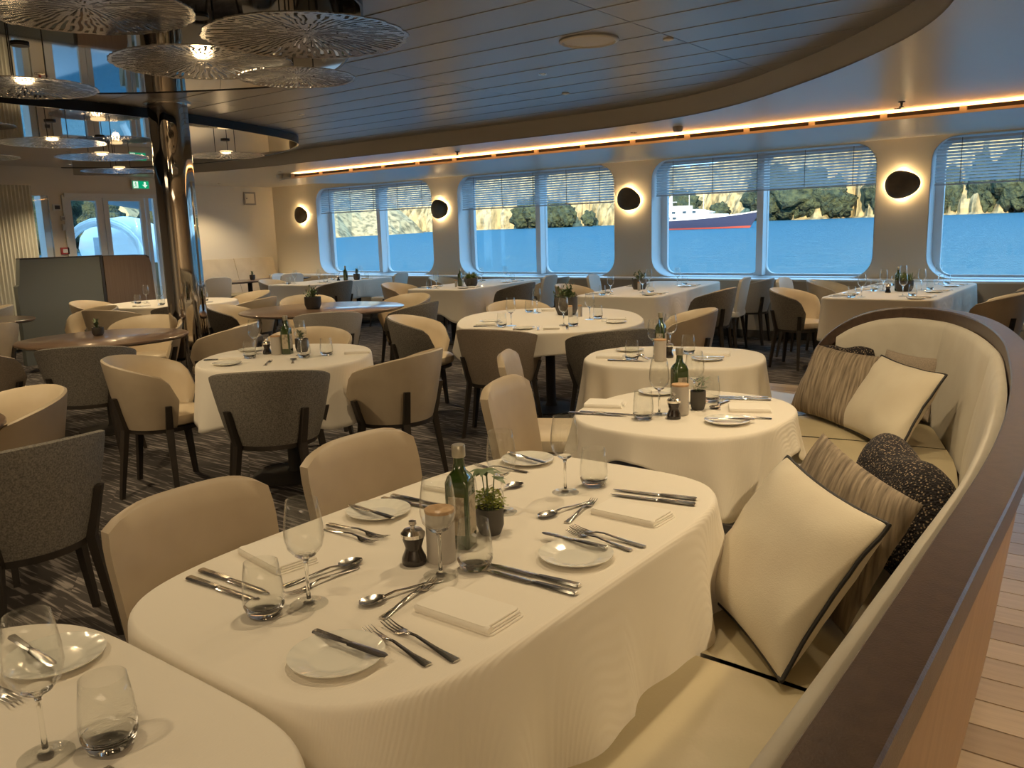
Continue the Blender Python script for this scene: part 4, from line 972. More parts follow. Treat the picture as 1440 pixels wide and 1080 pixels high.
# ------------------------------------------------------------------ tableware
TZ = 0.7525
def glass_mesh(name, prof, solid, n=32):
    mb = MB(); vs = []; m = len(prof)
    for r_, z in prof:
        for k in range(n): a = 2 * PI * k / n; vs.append((r_ * math.cos(a), r_ * math.sin(a), z))
    mb.v = vs
    for i in range(m - 1):
        for k in range(n): mb.f.append((i * n + k, i * n + (k + 1) % n, (i + 1) * n + (k + 1) % n, (i + 1) * n + k)); mb.mi.append(1 if solid(i) else 0)
    me = bpy.data.meshes.new(name); me.from_pydata(mb.v, [], mb.f); me.materials.append(M['glass']); me.materials.append(M['glass_solid'])
    me.polygons.foreach_set('material_index', mb.mi); bm = bmesh.new(); bm.from_mesh(me); bmesh.ops.remove_doubles(bm, verts=bm.verts, dist=1e-6); bmesh.ops.recalc_face_normals(bm, faces=bm.faces); bm.to_mesh(me); bm.free()
    me.polygons.foreach_set('use_smooth', [True] * len(me.polygons)); me.set_sharp_from_angle(angle=math.radians(75)); return me
_wp = [(0.0, 0.0005), (0.037, 0.0005), (0.037, 0.002), (0.012, 0.005), (0.0045, 0.010), (0.0036, 0.03), (0.0036, 0.085), (0.006, 0.094), (0.020, 0.103), (0.034, 0.120), (0.0385, 0.140), (0.0375, 0.165), (0.0335, 0.195), (0.0300, 0.215), (0.0290, 0.2155), (0.0325, 0.195), (0.0365, 0.165), (0.0373, 0.140), (0.0325, 0.1215), (0.018, 0.1060), (0.0, 0.102)]
WG = glass_mesh('wine_glass', _wp, lambda i: 3 <= i <= 7 or i >= 19)
TG = glass_mesh('water_tumbler', [(0.0, 0.0), (0.024, 0.0), (0.033, 0.006), (0.0385, 0.022), (0.0395, 0.040), (0.0370, 0.070), (0.0320, 0.108), (0.0310, 0.1085), (0.0358, 0.070), (0.0380, 0.040), (0.0350, 0.024), (0.027, 0.015), (0.0, 0.013)], lambda i: i <= 2 or i >= 10)
def plate_mesh():
    mb = MB(); N = 48
    prof = [(0, 0.004), (0.040, 0.004), (0.046, 0.0035), (0.050, 0.0055), (0.066, 0.010), (0.080, 0.0145), (0.0825, 0.0145), (0.082, 0.0125), (0.060, 0.004), (0.048, 0.0), (0, 0.0)]
    rows = []
    for j, (r_, z) in enumerate(prof):
        row = []
        for k in range(N * 2):
            a = 2 * PI * k / (N * 2); dz = 0
            if 4 <= j <= 5: dz = 0.0007 * math.sin(14 * a + 90 * r_)
            row.append((r_ * math.cos(a), r_ * math.sin(a), z + dz))
        rows.append(row)
    mb.grid(rows, closed_u=True); return mb.mesh('side_plate', 'china', angle=70)
PL = plate_mesh()
def along(pts_w):
    """pts: (x along, halfwidth, z) -> closed thin bar"""
    top = []; mb = MB(); rows = []
    for x, w_, z, t in pts_w:
        rows.append([(x, -w_, z), (x, -w_ * 0.6, z + t), (x, w_ * 0.6, z + t), (x, w_, z), (x, w_ * 0.6, z - t * 0.5), (x, -w_ * 0.6, z - t * 0.5)])
    mb.grid(rows, closed_u=True); n = len(rows)
    mb.add(rows[0], [(0, 1, 2, 3, 4, 5)]); mb.add(rows[-1], [(5, 4, 3, 2, 1, 0)]); return mb
# all cutlery: handle end at x=0, business end at x=1.0*length
KN = along([(0.0, 0.0075, 0.0045, 0.003), (0.004, 0.0095, 0.0045, 0.004), (0.05, 0.0088, 0.0045, 0.004), (0.095, 0.0065, 0.0045, 0.0035), (0.100, 0.0055, 0.0045, 0.003), (0.106, 0.0090, 0.0045, 0.0012), (0.15, 0.0095, 0.0045, 0.0010), (0.20, 0.0088, 0.0045, 0.0008), (0.222, 0.0050, 0.0045, 0.0006), (0.232, 0.0012, 0.0045, 0.0005)]).mesh('table_knife', 'steel')
BK = along([(0.0, 0.0065, 0.0045, 0.003), (0.004, 0.0085, 0.0045, 0.0038), (0.06, 0.0070, 0.0045, 0.0035), (0.085, 0.0050, 0.0045, 0.003), (0.090, 0.0085, 0.0045, 0.0010), (0.14, 0.0095, 0.0045, 0.0009), (0.165, 0.0090, 0.0045, 0.0007), (0.175, 0.0045, 0.0045, 0.0005)]).mesh('butter_knife', 'steel')
def fork_mesh(L=0.205):
    k = L / 0.205
    mb = along([(0.0, 0.0085, 0.003, 0.0012), (0.006, 0.0100, 0.003, 0.0015), (0.05, 0.0060, 0.005, 0.0018), (0.11, 0.0035, 0.010, 0.0018), (0.135, 0.0045, 0.008, 0.0016), (0.148, 0.0115, 0.004, 0.0010), (0.162, 0.0125, 0.003, 0.0009)])
    for t in (-0.0100, -0.0034, 0.0034, 0.0100):
        q = along([(0.160, 0.0019, 0.003, 0.0008), (0.180, 0.0017, 0.0042, 0.0008), (0.205, 0.0009, 0.0095, 0.0006)])
        mb.add([(x, y + t, z) for x, y, z in q.v], q.f)
    mb.v = [(x * k, y * (0.9 if k < 1 else 1), z) for x, y, z in mb.v]
    return mb.mesh('table_fork', 'steel')
FK = fork_mesh(); FKs = fork_mesh(0.185)
def spoon_mesh():
    mb = along([(0.0, 0.0085, 0.003, 0.0012), (0.006, 0.0100, 0.003, 0.0015), (0.05, 0.0055, 0.005, 0.0018), (0.11, 0.0033, 0.010, 0.0018), (0.135, 0.0050, 0.007, 0.0014)])
    rows = []
    for j in range(9):
        t = j / 8; x = 0.130 + 0.060 * t; hw_ = 0.0195 * math.sqrt(max(0, 1 - (2 * (t - 0.5)) ** 2)) + 0.0012; row = []
        for i in range(9):
            u = -1 + 2 * i / 8; dep = 0.008 * (1 - u * u) * math.sin(PI * max(0.05, min(0.95, t)))
            row.append((x, u * hw_, 0.0085 - dep))
        rows.append(row)
    mb.grid(rows); return mb.mesh('spoon', 'steel', fix=False)
SP = spoon_mesh()
def napkin_mesh(w_=0.19, d=0.10):
    mb = MB()
    for i, (z, s_) in enumerate(((0.0, 1.0), (0.004, 0.985), (0.008, 0.99), (0.012, 0.975))):
        ring = rrect(-w_ / 2 * s_, w_ / 2 * s_ - 0.003 * i, -d / 2 * s_, d / 2 * s_, 0.008, 3)
        mb.grid([[(x, y, z) for x, y in ring], [(x * 1.01, y * 1.01, z + 0.0018) for x, y in ring], [(x, y, z + 0.0036) for x, y in ring], [(0, 0, z + 0.0040) for x, y in ring]], closed_u=True)
    # rounded long fold
    mb.tube([(-w_ / 2 + 0.004, -d / 2 + 0.006, 0.008), (w_ / 2 - 0.006, -d / 2 + 0.006, 0.008)], 0.0078, 10)
    return mb.mesh('napkin', 'napkin')
NP = napkin_mesh(); NPo = napkin_mesh(0.16, 0.12)
def put(name, me, x, y, label, cat, group, rz=0.0, z=TZ, tilt=0.0):
    o = mk(name, me, None, (x, y, z), rz)
    if tilt: o.rotation_euler = (0, tilt, rz)
    tag(o, label, cat, group); return o
def cut(name, me, L, p0, p1, label, group, z=TZ, tilt=0.0):
    """handle end p0, tip p1"""
    rz = math.atan2(p1[1] - p0[1], p1[0] - p0[0]); o = mk(name, me, None, (p0[0], p0[1], z), rz)
    if tilt: o.rotation_euler = (0, tilt, rz)
    tag(o, label, name.split('_')[-1] if name != 'spoon' else 'spoon', group); return o
def mill(x, y, d):
    r = empty('pepper_mill', (x, y, TZ)); tag(r, 'small dark waisted pepper mill with steel crown on ' + d, 'pepper mill')
    MB().lathe([(0, 0), (0.026, 0), (0.0275, 0.006), (0.026, 0.016), (0.019, 0.032), (0.018, 0.038), (0.0235, 0.056), (0.024, 0.062), (0, 0.062)], 24).obj('body', 'pepper', r)
    MB().lathe([(0.0, 0.062), (0.026, 0.062), (0.0265, 0.070), (0.020, 0.078), (0.005, 0.080), (0.005, 0.086), (0.009, 0.090), (0.008, 0.097), (0, 0.099)], 24).obj('steel_crown', 'steel', r)
def jar(x, y, d):
    r = empty('lidded_jar', (x, y, TZ)); tag(r, 'tall pale cylinder jar with cork lid on ' + d, 'jar')
    MB().lathe([(0, 0), (0.031, 0), (0.032, 0.003), (0.032, 0.112), (0, 0.112)], 28).obj('body', 'jar', r)
    MB().lathe([(0, 0.112), (0.0325, 0.112), (0.0335, 0.115), (0.0325, 0.119), (0, 0.120)], 28).obj('cork_lid', 'cork', r)
def bottle(x, y, d, rz=0.6, lab=True):
    r = empty('oil_bottle', (x, y, TZ), rz); tag(r, 'square green glass oil bottle with metal cap on ' + d, 'bottle')
    def sq(w_, z, rad): return [(px, py, z) for px, py in rrect(-w_, w_, -w_, w_, min(rad, w_ * 0.98), 5)]
    mb = MB(); mb.grid([sq(0.001, 0, 1), sq(0.025, 0, .005), sq(0.028, 0.004, .007), sq(0.028, 0.155, .008), sq(0.025, 0.168, .014), sq(0.015, 0.182, .015), sq(0.0125, 0.20, .0125), sq(0.0125, 0.222, .0125), sq(0.001, 0.222, 1)], closed_u=True)
    mb.obj('glass_body', 'bottle', r, angle=50)
    MB().lathe([(0.0145, 0.212), (0.0155, 0.214), (0.0155, 0.238), (0.014, 0.2405), (0, 0.2405)], 20).obj('cap', 'cap', r)
    if lab:
        MB().box(0.0281, 0.0287, -0.019, 0.019, 0.035, 0.125).obj('label', 'paperlabel', r, smooth=False)
        MB().box(-0.019, 0.019, -0.0287, -0.0281, 0.035, 0.125).obj('label', 'paperlabel', r, smooth=False)
def leaf(mb, base, d, L, w_, droop=0.3):
    d = Vector(d).normalized(); side_ = d.cross(Vector((0, 0, 1)));
    if side_.length < 0.1: side_ = Vector((1, 0, 0))
    side_.normalize(); p = [];
    for i in range(5):
        t = i / 4; c = Vector(base) + d * L * t - Vector((0, 0, 1)) * droop * L * t * t; ww = w_ * math.sin(PI * (0.12 + 0.86 * t)) ; p.append((c - side_ * ww, c + side_ * ww))
    vs = [q for pr in p for q in pr]; mb.add(vs, [(2 * i, 2 * i + 1, 2 * i + 3, 2 * i + 2) for i in range(4)])
def plant(x, y, z, pr, ph, kind, label, seed=1):
    r = empty('potted_plant', (x, y, z)); tag(r, label, 'plant', None); rnd = random.Random(seed)
    MB().lathe([(0, 0), (pr * 0.72, 0), (pr * 0.80, 0.004), (pr, ph * 0.35), (pr, ph), (pr * 0.9, ph), (pr * 0.88, ph * 0.8), (0, ph * 0.8)], 24).obj('pot', 'pot', r, angle=30)
    mb = MB(); mt = 'leaf_d'
    if kind == 'succulent':
        mt = 'leaf_d'
        for s_ in range(3):
            bx, by = rnd.uniform(-.3, .3) * pr, rnd.uniform(-.3, .3) * pr; hh = rnd.uniform(0.5, 1.0) * pr * 1.6
            for k in range(18):
                a = k * 2.4; e = rnd.uniform(0.1, 1.2); leaf(mb, (bx, by, ph * 0.9 + hh * k / 18), (math.cos(a) * math.cos(e), math.sin(a) * math.cos(e), math.sin(e)), pr * rnd.uniform(0.7, 1.1), pr * 0.13, 0.1)
    elif kind == 'grass':
        mt = 'leaf'
        for k in range(170):
            a = rnd.uniform(0, 2 * PI); e = rnd.uniform(0.55, 1.5); q = pr * math.sqrt(rnd.random()) * 0.85
            leaf(mb, (q * math.cos(a * 3.1), q * math.sin(a * 3.1), ph * 0.85), (math.cos(a) * math.cos(e), math.sin(a) * math.cos(e), math.sin(e)), pr * rnd.uniform(0.9, 1.8), pr * 0.05, 0.25)
    elif kind == 'bushy':
        mt = 'leaf_d'
        for s_ in range(26):
            a = rnd.uniform(0, 2 * PI); e = rnd.uniform(0.2, 1.5); L_ = pr * rnd.uniform(0.8, 1.7); d = Vector((math.cos(a) * math.cos(e), math.sin(a) * math.cos(e), math.sin(e)))
            for k in range(7):
                p_ = Vector((0, 0, ph * 0.85)) + d * L_ * k / 7; b_ = k * 2.1
                leaf(mb, p_, (math.cos(b_) * 0.8 + d.x, math.sin(b_) * 0.8 + d.y, 0.5 + d.z), pr * 0.42, pr * 0.10, 0.2)
    elif kind == 'flower':
        mt = 'leaf_y'
        for k in range(260):
            a = rnd.uniform(0, 2 * PI); e = rnd.uniform(-0.3, 1.5); rr = pr * rnd.uniform(0.4, 1.35)
            b_ = Vector((rr * math.cos(a) * math.cos(e), rr * math.sin(a) * math.cos(e), ph + pr * 0.25 + rr * 0.8 * math.sin(e)))
            leaf(mb, b_, (rnd.uniform(-1, 1), rnd.uniform(-1, 1), rnd.uniform(-0.3, 1)), pr * 0.30, pr * 0.12, 0.2)
        st = MB()
        for k in range(5):
            a = k * 1.26; top = (0.5 * pr * math.cos(a), 0.5 * pr * math.sin(a), ph + 0.075 + 0.006 * k)
            st.tube([(0.2 * pr * math.cos(a), 0.2 * pr * math.sin(a), ph * 0.8), top], 0.0014, 5)
            for q in range(3): leaf(st, top, (math.cos(a + q), math.sin(a + q), 0.1), 0.034, 0.009, 0.4)
        st.obj('stems', 'leaf_d', r, smooth=False)
    elif kind == 'sprig':
        mt = 'leaf_d'
        for s_ in range(4):
            bx, by = rnd.uniform(-.4, .4) * pr, rnd.uniform(-.4, .4) * pr; tx, ty = rnd.uniform(-.5, .9) * pr, rnd.uniform(-.6, .6) * pr
            for k in range(14):
                t = k / 13; a = k * 2.4; e = 0.35
                leaf(mb, (bx + tx * t, by + ty * t, ph * 0.9 + t * pr * 2.0), (math.cos(a), math.sin(a), e), pr * 1.15, pr * 0.11, 0.1)
    f = mb.obj('foliage', mt, r, smooth=False, fix=False); f['kind'] = 'stuff'
    return r
def wine(x, y, lb): return put('wine_glass', WG, x, y, 'stemmed wine glass ' + lb, 'wine glass', 'wine glasses')
def tumb(x, y, lb): return put('water_tumbler', TG, x, y, 'stemless water tumbler ' + lb, 'tumbler', 'water tumblers')
def plat(x, y, lb): return put('side_plate', PL, x, y, 'small white side plate ' + lb, 'plate', 'side plates')
def napk(x, y, rz, lb, me=None): return put('napkin', me or NP, x, y, 'folded white napkin ' + lb, 'napkin', 'folded napkins', rz)
def knife(p0, p1, lb, z=TZ): return cut('table_knife', KN, 0.23, p0, p1, 'steel table knife ' + lb, 'table knives', z)
def bknife(p0, p1, lb): return cut('butter_knife', BK, 0.175, p0, p1, 'steel butter knife ' + lb, 'butter knives', TZ + 0.011)
def fork(p0, p1, lb, small=False): return cut('table_fork', FKs if small else FK, 0.2, p0, p1, 'steel fork ' + lb, 'forks')
def spoon(p0, p1, lb): return cut('spoon', SP, 0.19, p0, p1, 'steel spoon ' + lb, 'spoons')
# --- foreground table, bench side near place (A)
A_ = 'at the near bench-side place of the foreground table'
plat(-1.049, 0.856, 'nearest the front edge of the foreground table')
bknife((-1.14, 0.884), (-0.967, 0.892), 'on the plate nearest the front edge')
fork((-0.873, 0.964), (-1.102, 0.999), 'inner of the nearest pair, beside the near napkin')
fork((-0.903, 0.927), (-1.103, 0.961), 'outer of the nearest pair, overlapping the nearest plate', True)
napk(-0.975, 1.115, 0.0, 'between forks and knives nearest the camera')
spoon((-1.121, 1.20), (-1.161, 1.041), 'laid head to tail above the near napkin')
fork((-1.094, 1.005), (-1.131, 1.215), 'laid crosswise above the near napkin', True)
knife((-0.847, 1.294), (-1.082, 1.287), 'of the near pair, on the napkin side')
knife((-0.862, 1.328), (-1.092, 1.316), 'of the near pair, on the plate side')
# B
plat(-0.953, 1.455, 'in the middle of the foreground table right edge')
bknife((-0.907, 1.509), (-1.08, 1.512), 'on the plate at the foreground table right edge')
fork((-0.855, 1.588), (-1.072, 1.603), 'left of the far napkin, longer of the pair')
fork((-0.87, 1.553), (-1.065, 1.578), 'left of the far napkin, shorter one by the plate', True)
napk(-0.985, 1.765, -0.03, 'on the far right part of the foreground table')
fork((-1.09, 1.625), (-1.129, 1.843), 'laid crosswise above the far napkin', True)
spoon((-1.123, 1.80), (-1.153, 1.672), 'laid head to tail above the far napkin')
knife((-0.884, 1.913), (-1.115, 1.873), 'of the far pair, on the napkin side')
knife((-0.90, 1.955), (-1.128, 1.915), 'of the far pair, at the table end')
wine(-1.23, 1.831, 'before the far napkin of the foreground table')
tumb(-1.198, 1.927, 'at the far end of the foreground table')
wine(-1.138, 1.219, 'before the lidded jar on the foreground table')
tumb(-1.103, 1.290, 'beside the green bottle on the foreground table')
wine(-1.263, 0.972, 'on the left part of the foreground table')
tumb(-1.298, 0.894, 'at the near left of the foreground table')
mill(-1.234, 1.239, TD['T1']); jar(-1.195, 1.285, TD['T1']); bottle(-1.212, 1.375, TD['T1'], 0.35)
plant(-1.208, 1.474, TZ, 0.033, 0.066, 'flower', 'small charcoal pot of yellow-green flowers behind the foreground table bottle', 3)
wine(-1.276, 1.610, 'behind the flower pot on the foreground table')
tumb(-1.33, 1.52, 'half hidden behind the foreground table bottle')
# C / D chair side
plat(-1.54, 1.427, 'opposite, on the chair side of the foreground table')
bknife((-1.454, 1.393), (-1.635, 1.408), 'on the plate at the chair side')
fork((-1.568, 1.273), (-1.399, 1.269), 'left one by the chair-side plate', True)
fork((-1.590, 1.300), (-1.395, 1.305), 'right one by the chair-side plate')
knife((-1.62, 1.516), (-1.39, 1.533), 'one beyond the chair-side plate')
knife((-1.615, 1.548), (-1.385, 1.565), 'two beyond the chair-side plate')
napk(-1.515, 1.09, -0.15, 'behind the left tumbler on the foreground table')
knife((-1.595, 0.947), (-1.368, 0.954), 'at the left corner, farther of the pair')
knife((-1.58, 0.908), (-1.352, 0.920), 'at the left corner, nearer of the pair')
spoon((-1.372, 0.995), (-1.338, 1.185), 'lying bowl up beyond the left wine glass')
fork((-1.318, 1.150), (-1.325, 0.955), 'beside the spoon beyond the left wine glass', True)
napk(-1.50, 1.70, 0.1, 'half hidden behind the foreground table flower pot')
plat(-1.501, 2.027, 'at the far left corner of the foreground table')
bknife((-1.588, 2.042), (-1.415, 2.005), 'on the plate at the far left corner')
spoon((-1.392, 1.64), (-1.378, 1.824), 'shining beyond the foreground flower pot')
fork((-1.43, 1.93), (-1.62, 1.90), 'by the far left corner plate', True)
# T0
wine(-1.182, 0.439, 'on the table cut off at bottom left')
tumb(-1.130, 0.505, 'on the table cut off at bottom left')
plat(-1.455, 0.575, 'on the table cut off at bottom left')
bknife((-1.586, 0.560), (-1.418, 0.555), 'on the plate of the bottom left table')
fork((-1.56, 0.47), (-1.36, 0.477), 'at the bottom left picture corner')
knife((-1.078, 0.470), (-0.86, 0.475), 'with handle just in frame at bottom left')
# T2
D = 'on ' + TD['T2']
napk(-1.73, 2.88, 0.35, 'at the left of the middle bench table', NPo)
knife((-1.775, 2.675), (-1.55, 2.742), 'nearer of two at the left of the middle bench table')
knife((-1.745, 2.712), (-1.52, 2.778), 'farther of two at the left of the middle bench table')
plat(-1.66, 3.20, 'at the back of the middle bench table')
tumb(-1.479, 2.735, 'nearest the front of the middle bench table'); wine(-1.464, 2.835, 'left of the pepper mill on the middle bench table')
mill(-1.385, 2.80, TD['T2']); jar(-1.395, 2.875, TD['T2']); bottle(-1.455, 2.99, TD['T2'], 0.9)
plant(-1.375, 2.99, TZ, 0.030, 0.075, 'sprig', 'slim charcoal pot with narrow grey-green leaves on the middle bench table', 5)
tumb(-1.395, 3.15, 'at the back right of the middle bench table'); wine(-1.435, 3.085, 'behind the bottle on the middle bench table')
fork((-1.30, 3.01), (-1.37, 3.19), 'standing out right of the pot on the middle bench table', True); spoon((-1.34, 3.20), (-1.325, 3.02), 'beside the fork on the middle bench table')
plat(-1.187, 2.83, 'at the front right of the middle bench table'); bknife((-1.10, 2.87), (-1.26, 2.80), 'on the plate of the middle bench table')
fork((-1.07, 2.965), (-1.265, 2.89), 'right of the plate on the middle bench table')
napk(-1.20, 3.08, 0.42, 'at the right of the middle bench table', NPo); knife((-1.19, 3.285), (-1.40, 3.215), 'beyond the right napkin of the middle bench table')
knife((-1.215, 3.32), (-1.42, 3.25), 'outermost beyond the right napkin of the middle bench table')
# T3
plat(-2.40, 4.28, 'at the left back of the far bench table'); knife((-2.326, 3.90), (-2.12, 3.96), 'along the front edge of the far bench table')
napk(-2.37, 4.02, 0.3, 'at the left of the far bench table', NPo); spoon((-2.14, 4.02), (-2.27, 4.15), 'catching light on the far bench table')
wine(-2.148, 4.10, 'front left of the far bench table bottle'); wine(-2.20, 4.40, 'at the back of the far bench table')
tumb(-2.22, 3.98, 'nearest the front of the far bench table'); tumb(-2.05, 4.32, 'right of the bottle on the far bench table')
mill(-2.085, 4.15, TD['T3']); bottle(-2.17, 4.22, TD['T3'], 0.2); jar(-2.07, 4.02, TD['T3'])
plat(-1.86, 4.16, 'at the right of the far bench table'); napk(-1.90, 4.36, 0.35, 'at the right of the far bench table', NPo); bknife((-1.78, 4.19), (-1.94, 4.14), 'on the right plate of the far bench table')
# T4
wine(-4.447, 3.164, 'left of the jar on the table before the column'); wine(-4.12, 3.26, 'right of the bottle on the table before the column')
mill(-4.38, 3.20, TD['T4']); jar(-4.298, 3.21, TD['T4']); bottle(-4.255, 3.26, TD['T4'], 0.5)
plant(-4.25, 3.37, TZ, 0.042, 0.085, 'succulent', 'charcoal pot of low leaves behind the bottle before the column', 7)
tumb(-4.32, 3.03, 'front left of the table before the column'); tumb(-4.02, 3.20, 'at the right of the table before the column'); tumb(-3.97, 3.33, 'farther right on the table before the column')
plat(-4.22, 2.80, 'front left of the table before the column'); plat(-4.60, 3.24, 'back left of the table before the column'); knife((-4.50, 2.83), (-4.34, 3.0), 'on the left of the table before the column')
napk(-4.42, 2.98, 0.8, 'at the left of the table before the column', NPo); napk(-3.88, 3.5, 0.8, 'at the right of the table before the column', NPo)
fork((-3.98, 2.88), (-4.12, 3.04), 'front of the table before the column', True); spoon((-3.88, 3.0), (-4.02, 3.12), 'front right on the table before the column')
# generic place settings on the far tables
def far_table(key, cx, cy, rot, places, desc, full=True):
    c, s = math.cos(rot), math.sin(rot)
    def P(u, v): return (cx + c * u - s * v, cy + s * u + c * v)
    for i, (u, v, face, nm) in enumerate(places):
        fr = rot + face; fc, fs = math.cos(fr), math.sin(fr); bx, by = P(u, v)
        def Q(a, b): return (bx + fc * a - fs * b, by + fs * a + fc * b)      # b towards table centre, a to sitter's right
        t = f'{nm} place of {desc}'
        napk(*Q(0, 0.0), fr + PI / 2, 'at the ' + t, NPo)
        wine(*Q(0.10, 0.20), 'at the ' + t); tumb(*Q(0.17, 0.13), 'at the ' + t)
        if full:
            plat(*Q(-0.20, 0.02), 'at the ' + t); knife(Q(0.12, -0.09), Q(0.12, 0.13), 'at the ' + t); fork(Q(-0.095, -0.08), Q(-0.095, 0.12), 'at the ' + t)
far_table('T5', -2.02, 9.35, 0, [(-0.36, -0.9, -PI / 2, 'near left'), (0.36, -0.9, PI / 2, 'near right'), (-0.36, -0.1, -PI / 2, 'middle left'), (0.36, -0.1, PI / 2, 'middle right'), (-0.36, 0.75, -PI / 2, 'far left'), (0.36, 0.75, PI / 2, 'far right')], 'right window table')
far_table('T6', -3.90, 5.62, 0.62, [(-0.5, -0.35, -PI / 2, 'left'), (0.0, -0.72, 0, 'near'), (0.52, -0.25, PI / 2, 'right'), (0.0, 0.72, PI, 'far')], 'central oval table')
far_table('T7', -9.3, 5.5, 0.3, [(-0.48, 0.0, -PI / 2, 'left'), (0.0, -0.48, 0, 'near'), (0.48, 0.0, PI / 2, 'right')], 'table behind the column', False)
far_table('T8', -10.85, 9.35, 0.18, [(-0.32, -0.7, -PI / 2, 'near left'), (0.32, -0.6, PI / 2, 'near right'), (-0.32, 0.4, -PI / 2, 'far left'), (0.32, 0.5, PI / 2, 'far right')], 'leftmost window table', False)
far_table('T9', -7.60, 9.2, 0.16, [(-0.32, -0.8, -PI / 2, 'near left'), (0.32, -0.7, PI / 2, 'near right'), (-0.32, 0.4, -PI / 2, 'far left'), (0.32, 0.5, PI / 2, 'far right')], 'second window table', True)
far_table('T10', -4.72, 9.0, 0.15, [(-0.33, -0.95, -PI / 2, 'near left'), (0.33, -0.85, PI / 2, 'near right'), (-0.33, 0.3, -PI / 2, 'far left'), (0.33, 0.4, PI / 2, 'far right')], 'third window table', True)
PZt = TZ
plant(-1.98, 9.15, PZt, 0.085, 0.11, 'grass', 'charcoal pot of bright green grass on the right window table', 11)
plant(-3.95, 5.95, PZt, 0.095, 0.15, 'bushy', 'large charcoal pot of dark leaves on the central oval table', 12)
plant(-4.78, 8.75, PZt, 0.085, 0.12, 'bushy', 'charcoal pot of upright herbs on the third window table', 13)
plant(-7.35, 8.75, PZt, 0.085, 0.11, 'grass', 'charcoal pot of green grass on the second window table', 14)
plant(-10.55, 9.6, PZt, 0.055, 0.10, 'succulent', 'small charcoal pot beside bottle on the leftmost window table', 15)
plant(-6.70, 3.30, 0.742, 0.045, 0.065, 'succulent', 'small charcoal pot with rosette leaves on the small walnut table', 16)
plant(-6.86, 5.62, 0.742, 0.085, 0.125, 'bushy', 'charcoal pot of dense leaves on the large round walnut table', 17)
plant(-13.05, 9.35, 0.742, 0.05, 0.09, 'succulent', 'small pot with pointed leaves on the banquette table', 18)
mill(-2.08, 8.92, TD['T5']); mill(-9.0, 5.55, TD['T7']); mill(-10.72, 9.35, TD['T8'])
bottle(-2.06, 9.22, TD['T5'], 0.3, False); bottle(-10.62, 9.42, TD['T8'], 0.3, False); bottle(-7.52, 8.72, TD['T9'], 0.3, False)
def shaker(x, y, lb):
    r = empty('salt_shaker', (x, y, TZ)); tag(r, lb, 'shaker')
    MB().lathe([(0, 0), (0.018, 0), (0.018, 0.085), (0, 0.085)], 16).obj('body', 'jar', r); MB().lathe([(0, 0.085), (0.019, 0.085), (0.016, 0.098), (0, 0.1)], 16).obj('lid', 'cork', r)
shaker(-3.80, 5.78, 'left beige shaker beside the large pot on the central oval table'); shaker(-3.75, 5.85, 'right beige shaker beside the large pot on the central oval table')
shaker(-4.70, 8.60, 'beige shaker beside the herb pot on the third window table'); shaker(-7.45, 8.55, 'beige shaker beside the grass pot on the second window table')

# ------------------------------------------------------------------ curved booth
CP = [(-.152, -1.3, 1.0), (-.152, 0.2, 1.0), (-.153, 1.2, 1.0), (-.160, 1.9, 1.0), (-.205, 2.55, 1.0), (-.28, 3.15, 1.0), (-.38, 3.74, 1.0), (-.55, 4.34, 1.0), (-.76, 4.74, 1.0), (-1.0, 4.94, 0.995), (-1.17, 4.97, .978), (-1.32, 4.96, .93), (-1.45, 4.94, .84), (-1.54, 4.92, .72), (-1.58, 4.91, .58)]
cs = spline(CP, 6); NC = len(cs)
def cnormal(i):
    a = Vector(cs[max(i - 1, 0)][:2]); b_ = Vector(cs[min(i + 1, NC - 1)][:2]); d = (b_ - a).normalized(); return Vector((-d.y, d.x))
CN = [cnormal(i) for i in range(NC)]
def off(i, o, z):
    return (cs[i][0] + CN[i].x * o, cs[i][1] + CN[i].y * o, z)
booth = empty('curved_booth', (-0.6, 2.0, 0)); tag(booth, 'long curved cream booth with brown ledge and oak outer panel', 'booth')
BI = Matrix.Translation(-booth.location)
def bp(o): o.matrix_parent_inverse = BI; return o
cap = MB(); cap.grid([[off(i, o, cs[i][2] + dz) for i in range(NC)] for o, dz in ((0.0, -0.05), (-0.0015, -0.003), (0.002, 0.0), (0.066, 0.0), (0.070, -0.006), (0.070, -0.08), (0.0, -0.05))])
bp(cap.obj('ledge', 'ledge', booth, angle=30))
pan = MB(); pan.grid([[off(i, 0.012, cs[i][2] - 0.05) for i in range(NC)], [off(i, 0.06, (cs[i][2] - 0.05) * 0.5) for i in range(NC)], [off(i, 0.13, 0.0) for i in range(NC)]])
bp(pan.obj('outer_panel', 'oak', booth, angle=80))
# upholstered back panels
brk = [0, 14, 26, 40, 54, 70]
iend = max(i for i in range(NC) if cs[i][2] > 0.86)
brk = [0, 16, 36, 47, iend]
for a, c in zip(brk[:-1], brk[1:]):
    rows = []; m = c - a; prof = [(0.070, 1.0), (0.082, 1.015), (0.098, 1.0), (0.112, 0.94), (0.125, 0.80), (0.150, 0.55), (0.175, 0.25), (0.185, -0.02)]
    for o, f in prof:
        row = []
        for i in range(a, c + 1):
            t = min(1, min((i - a) / 0.6, (c - i) / 0.6)) if m > 1 else 1
            zt = cs[i][2] - (0.03 + 0.03 * min(1, max(0, (i - 16) / 20))); z = 0.44 + (zt - 0.44) * f
            row.append(off(i, o - (0.010 if (i == a or i == c) and f < 1.0 else 0) + 0.006 * math.sin(PI * (i - a) / m), z))
        rows.append(row)
    g = MB().grid(rows); bp(g.obj('back_cushion', 'ivory', booth, angle=80))
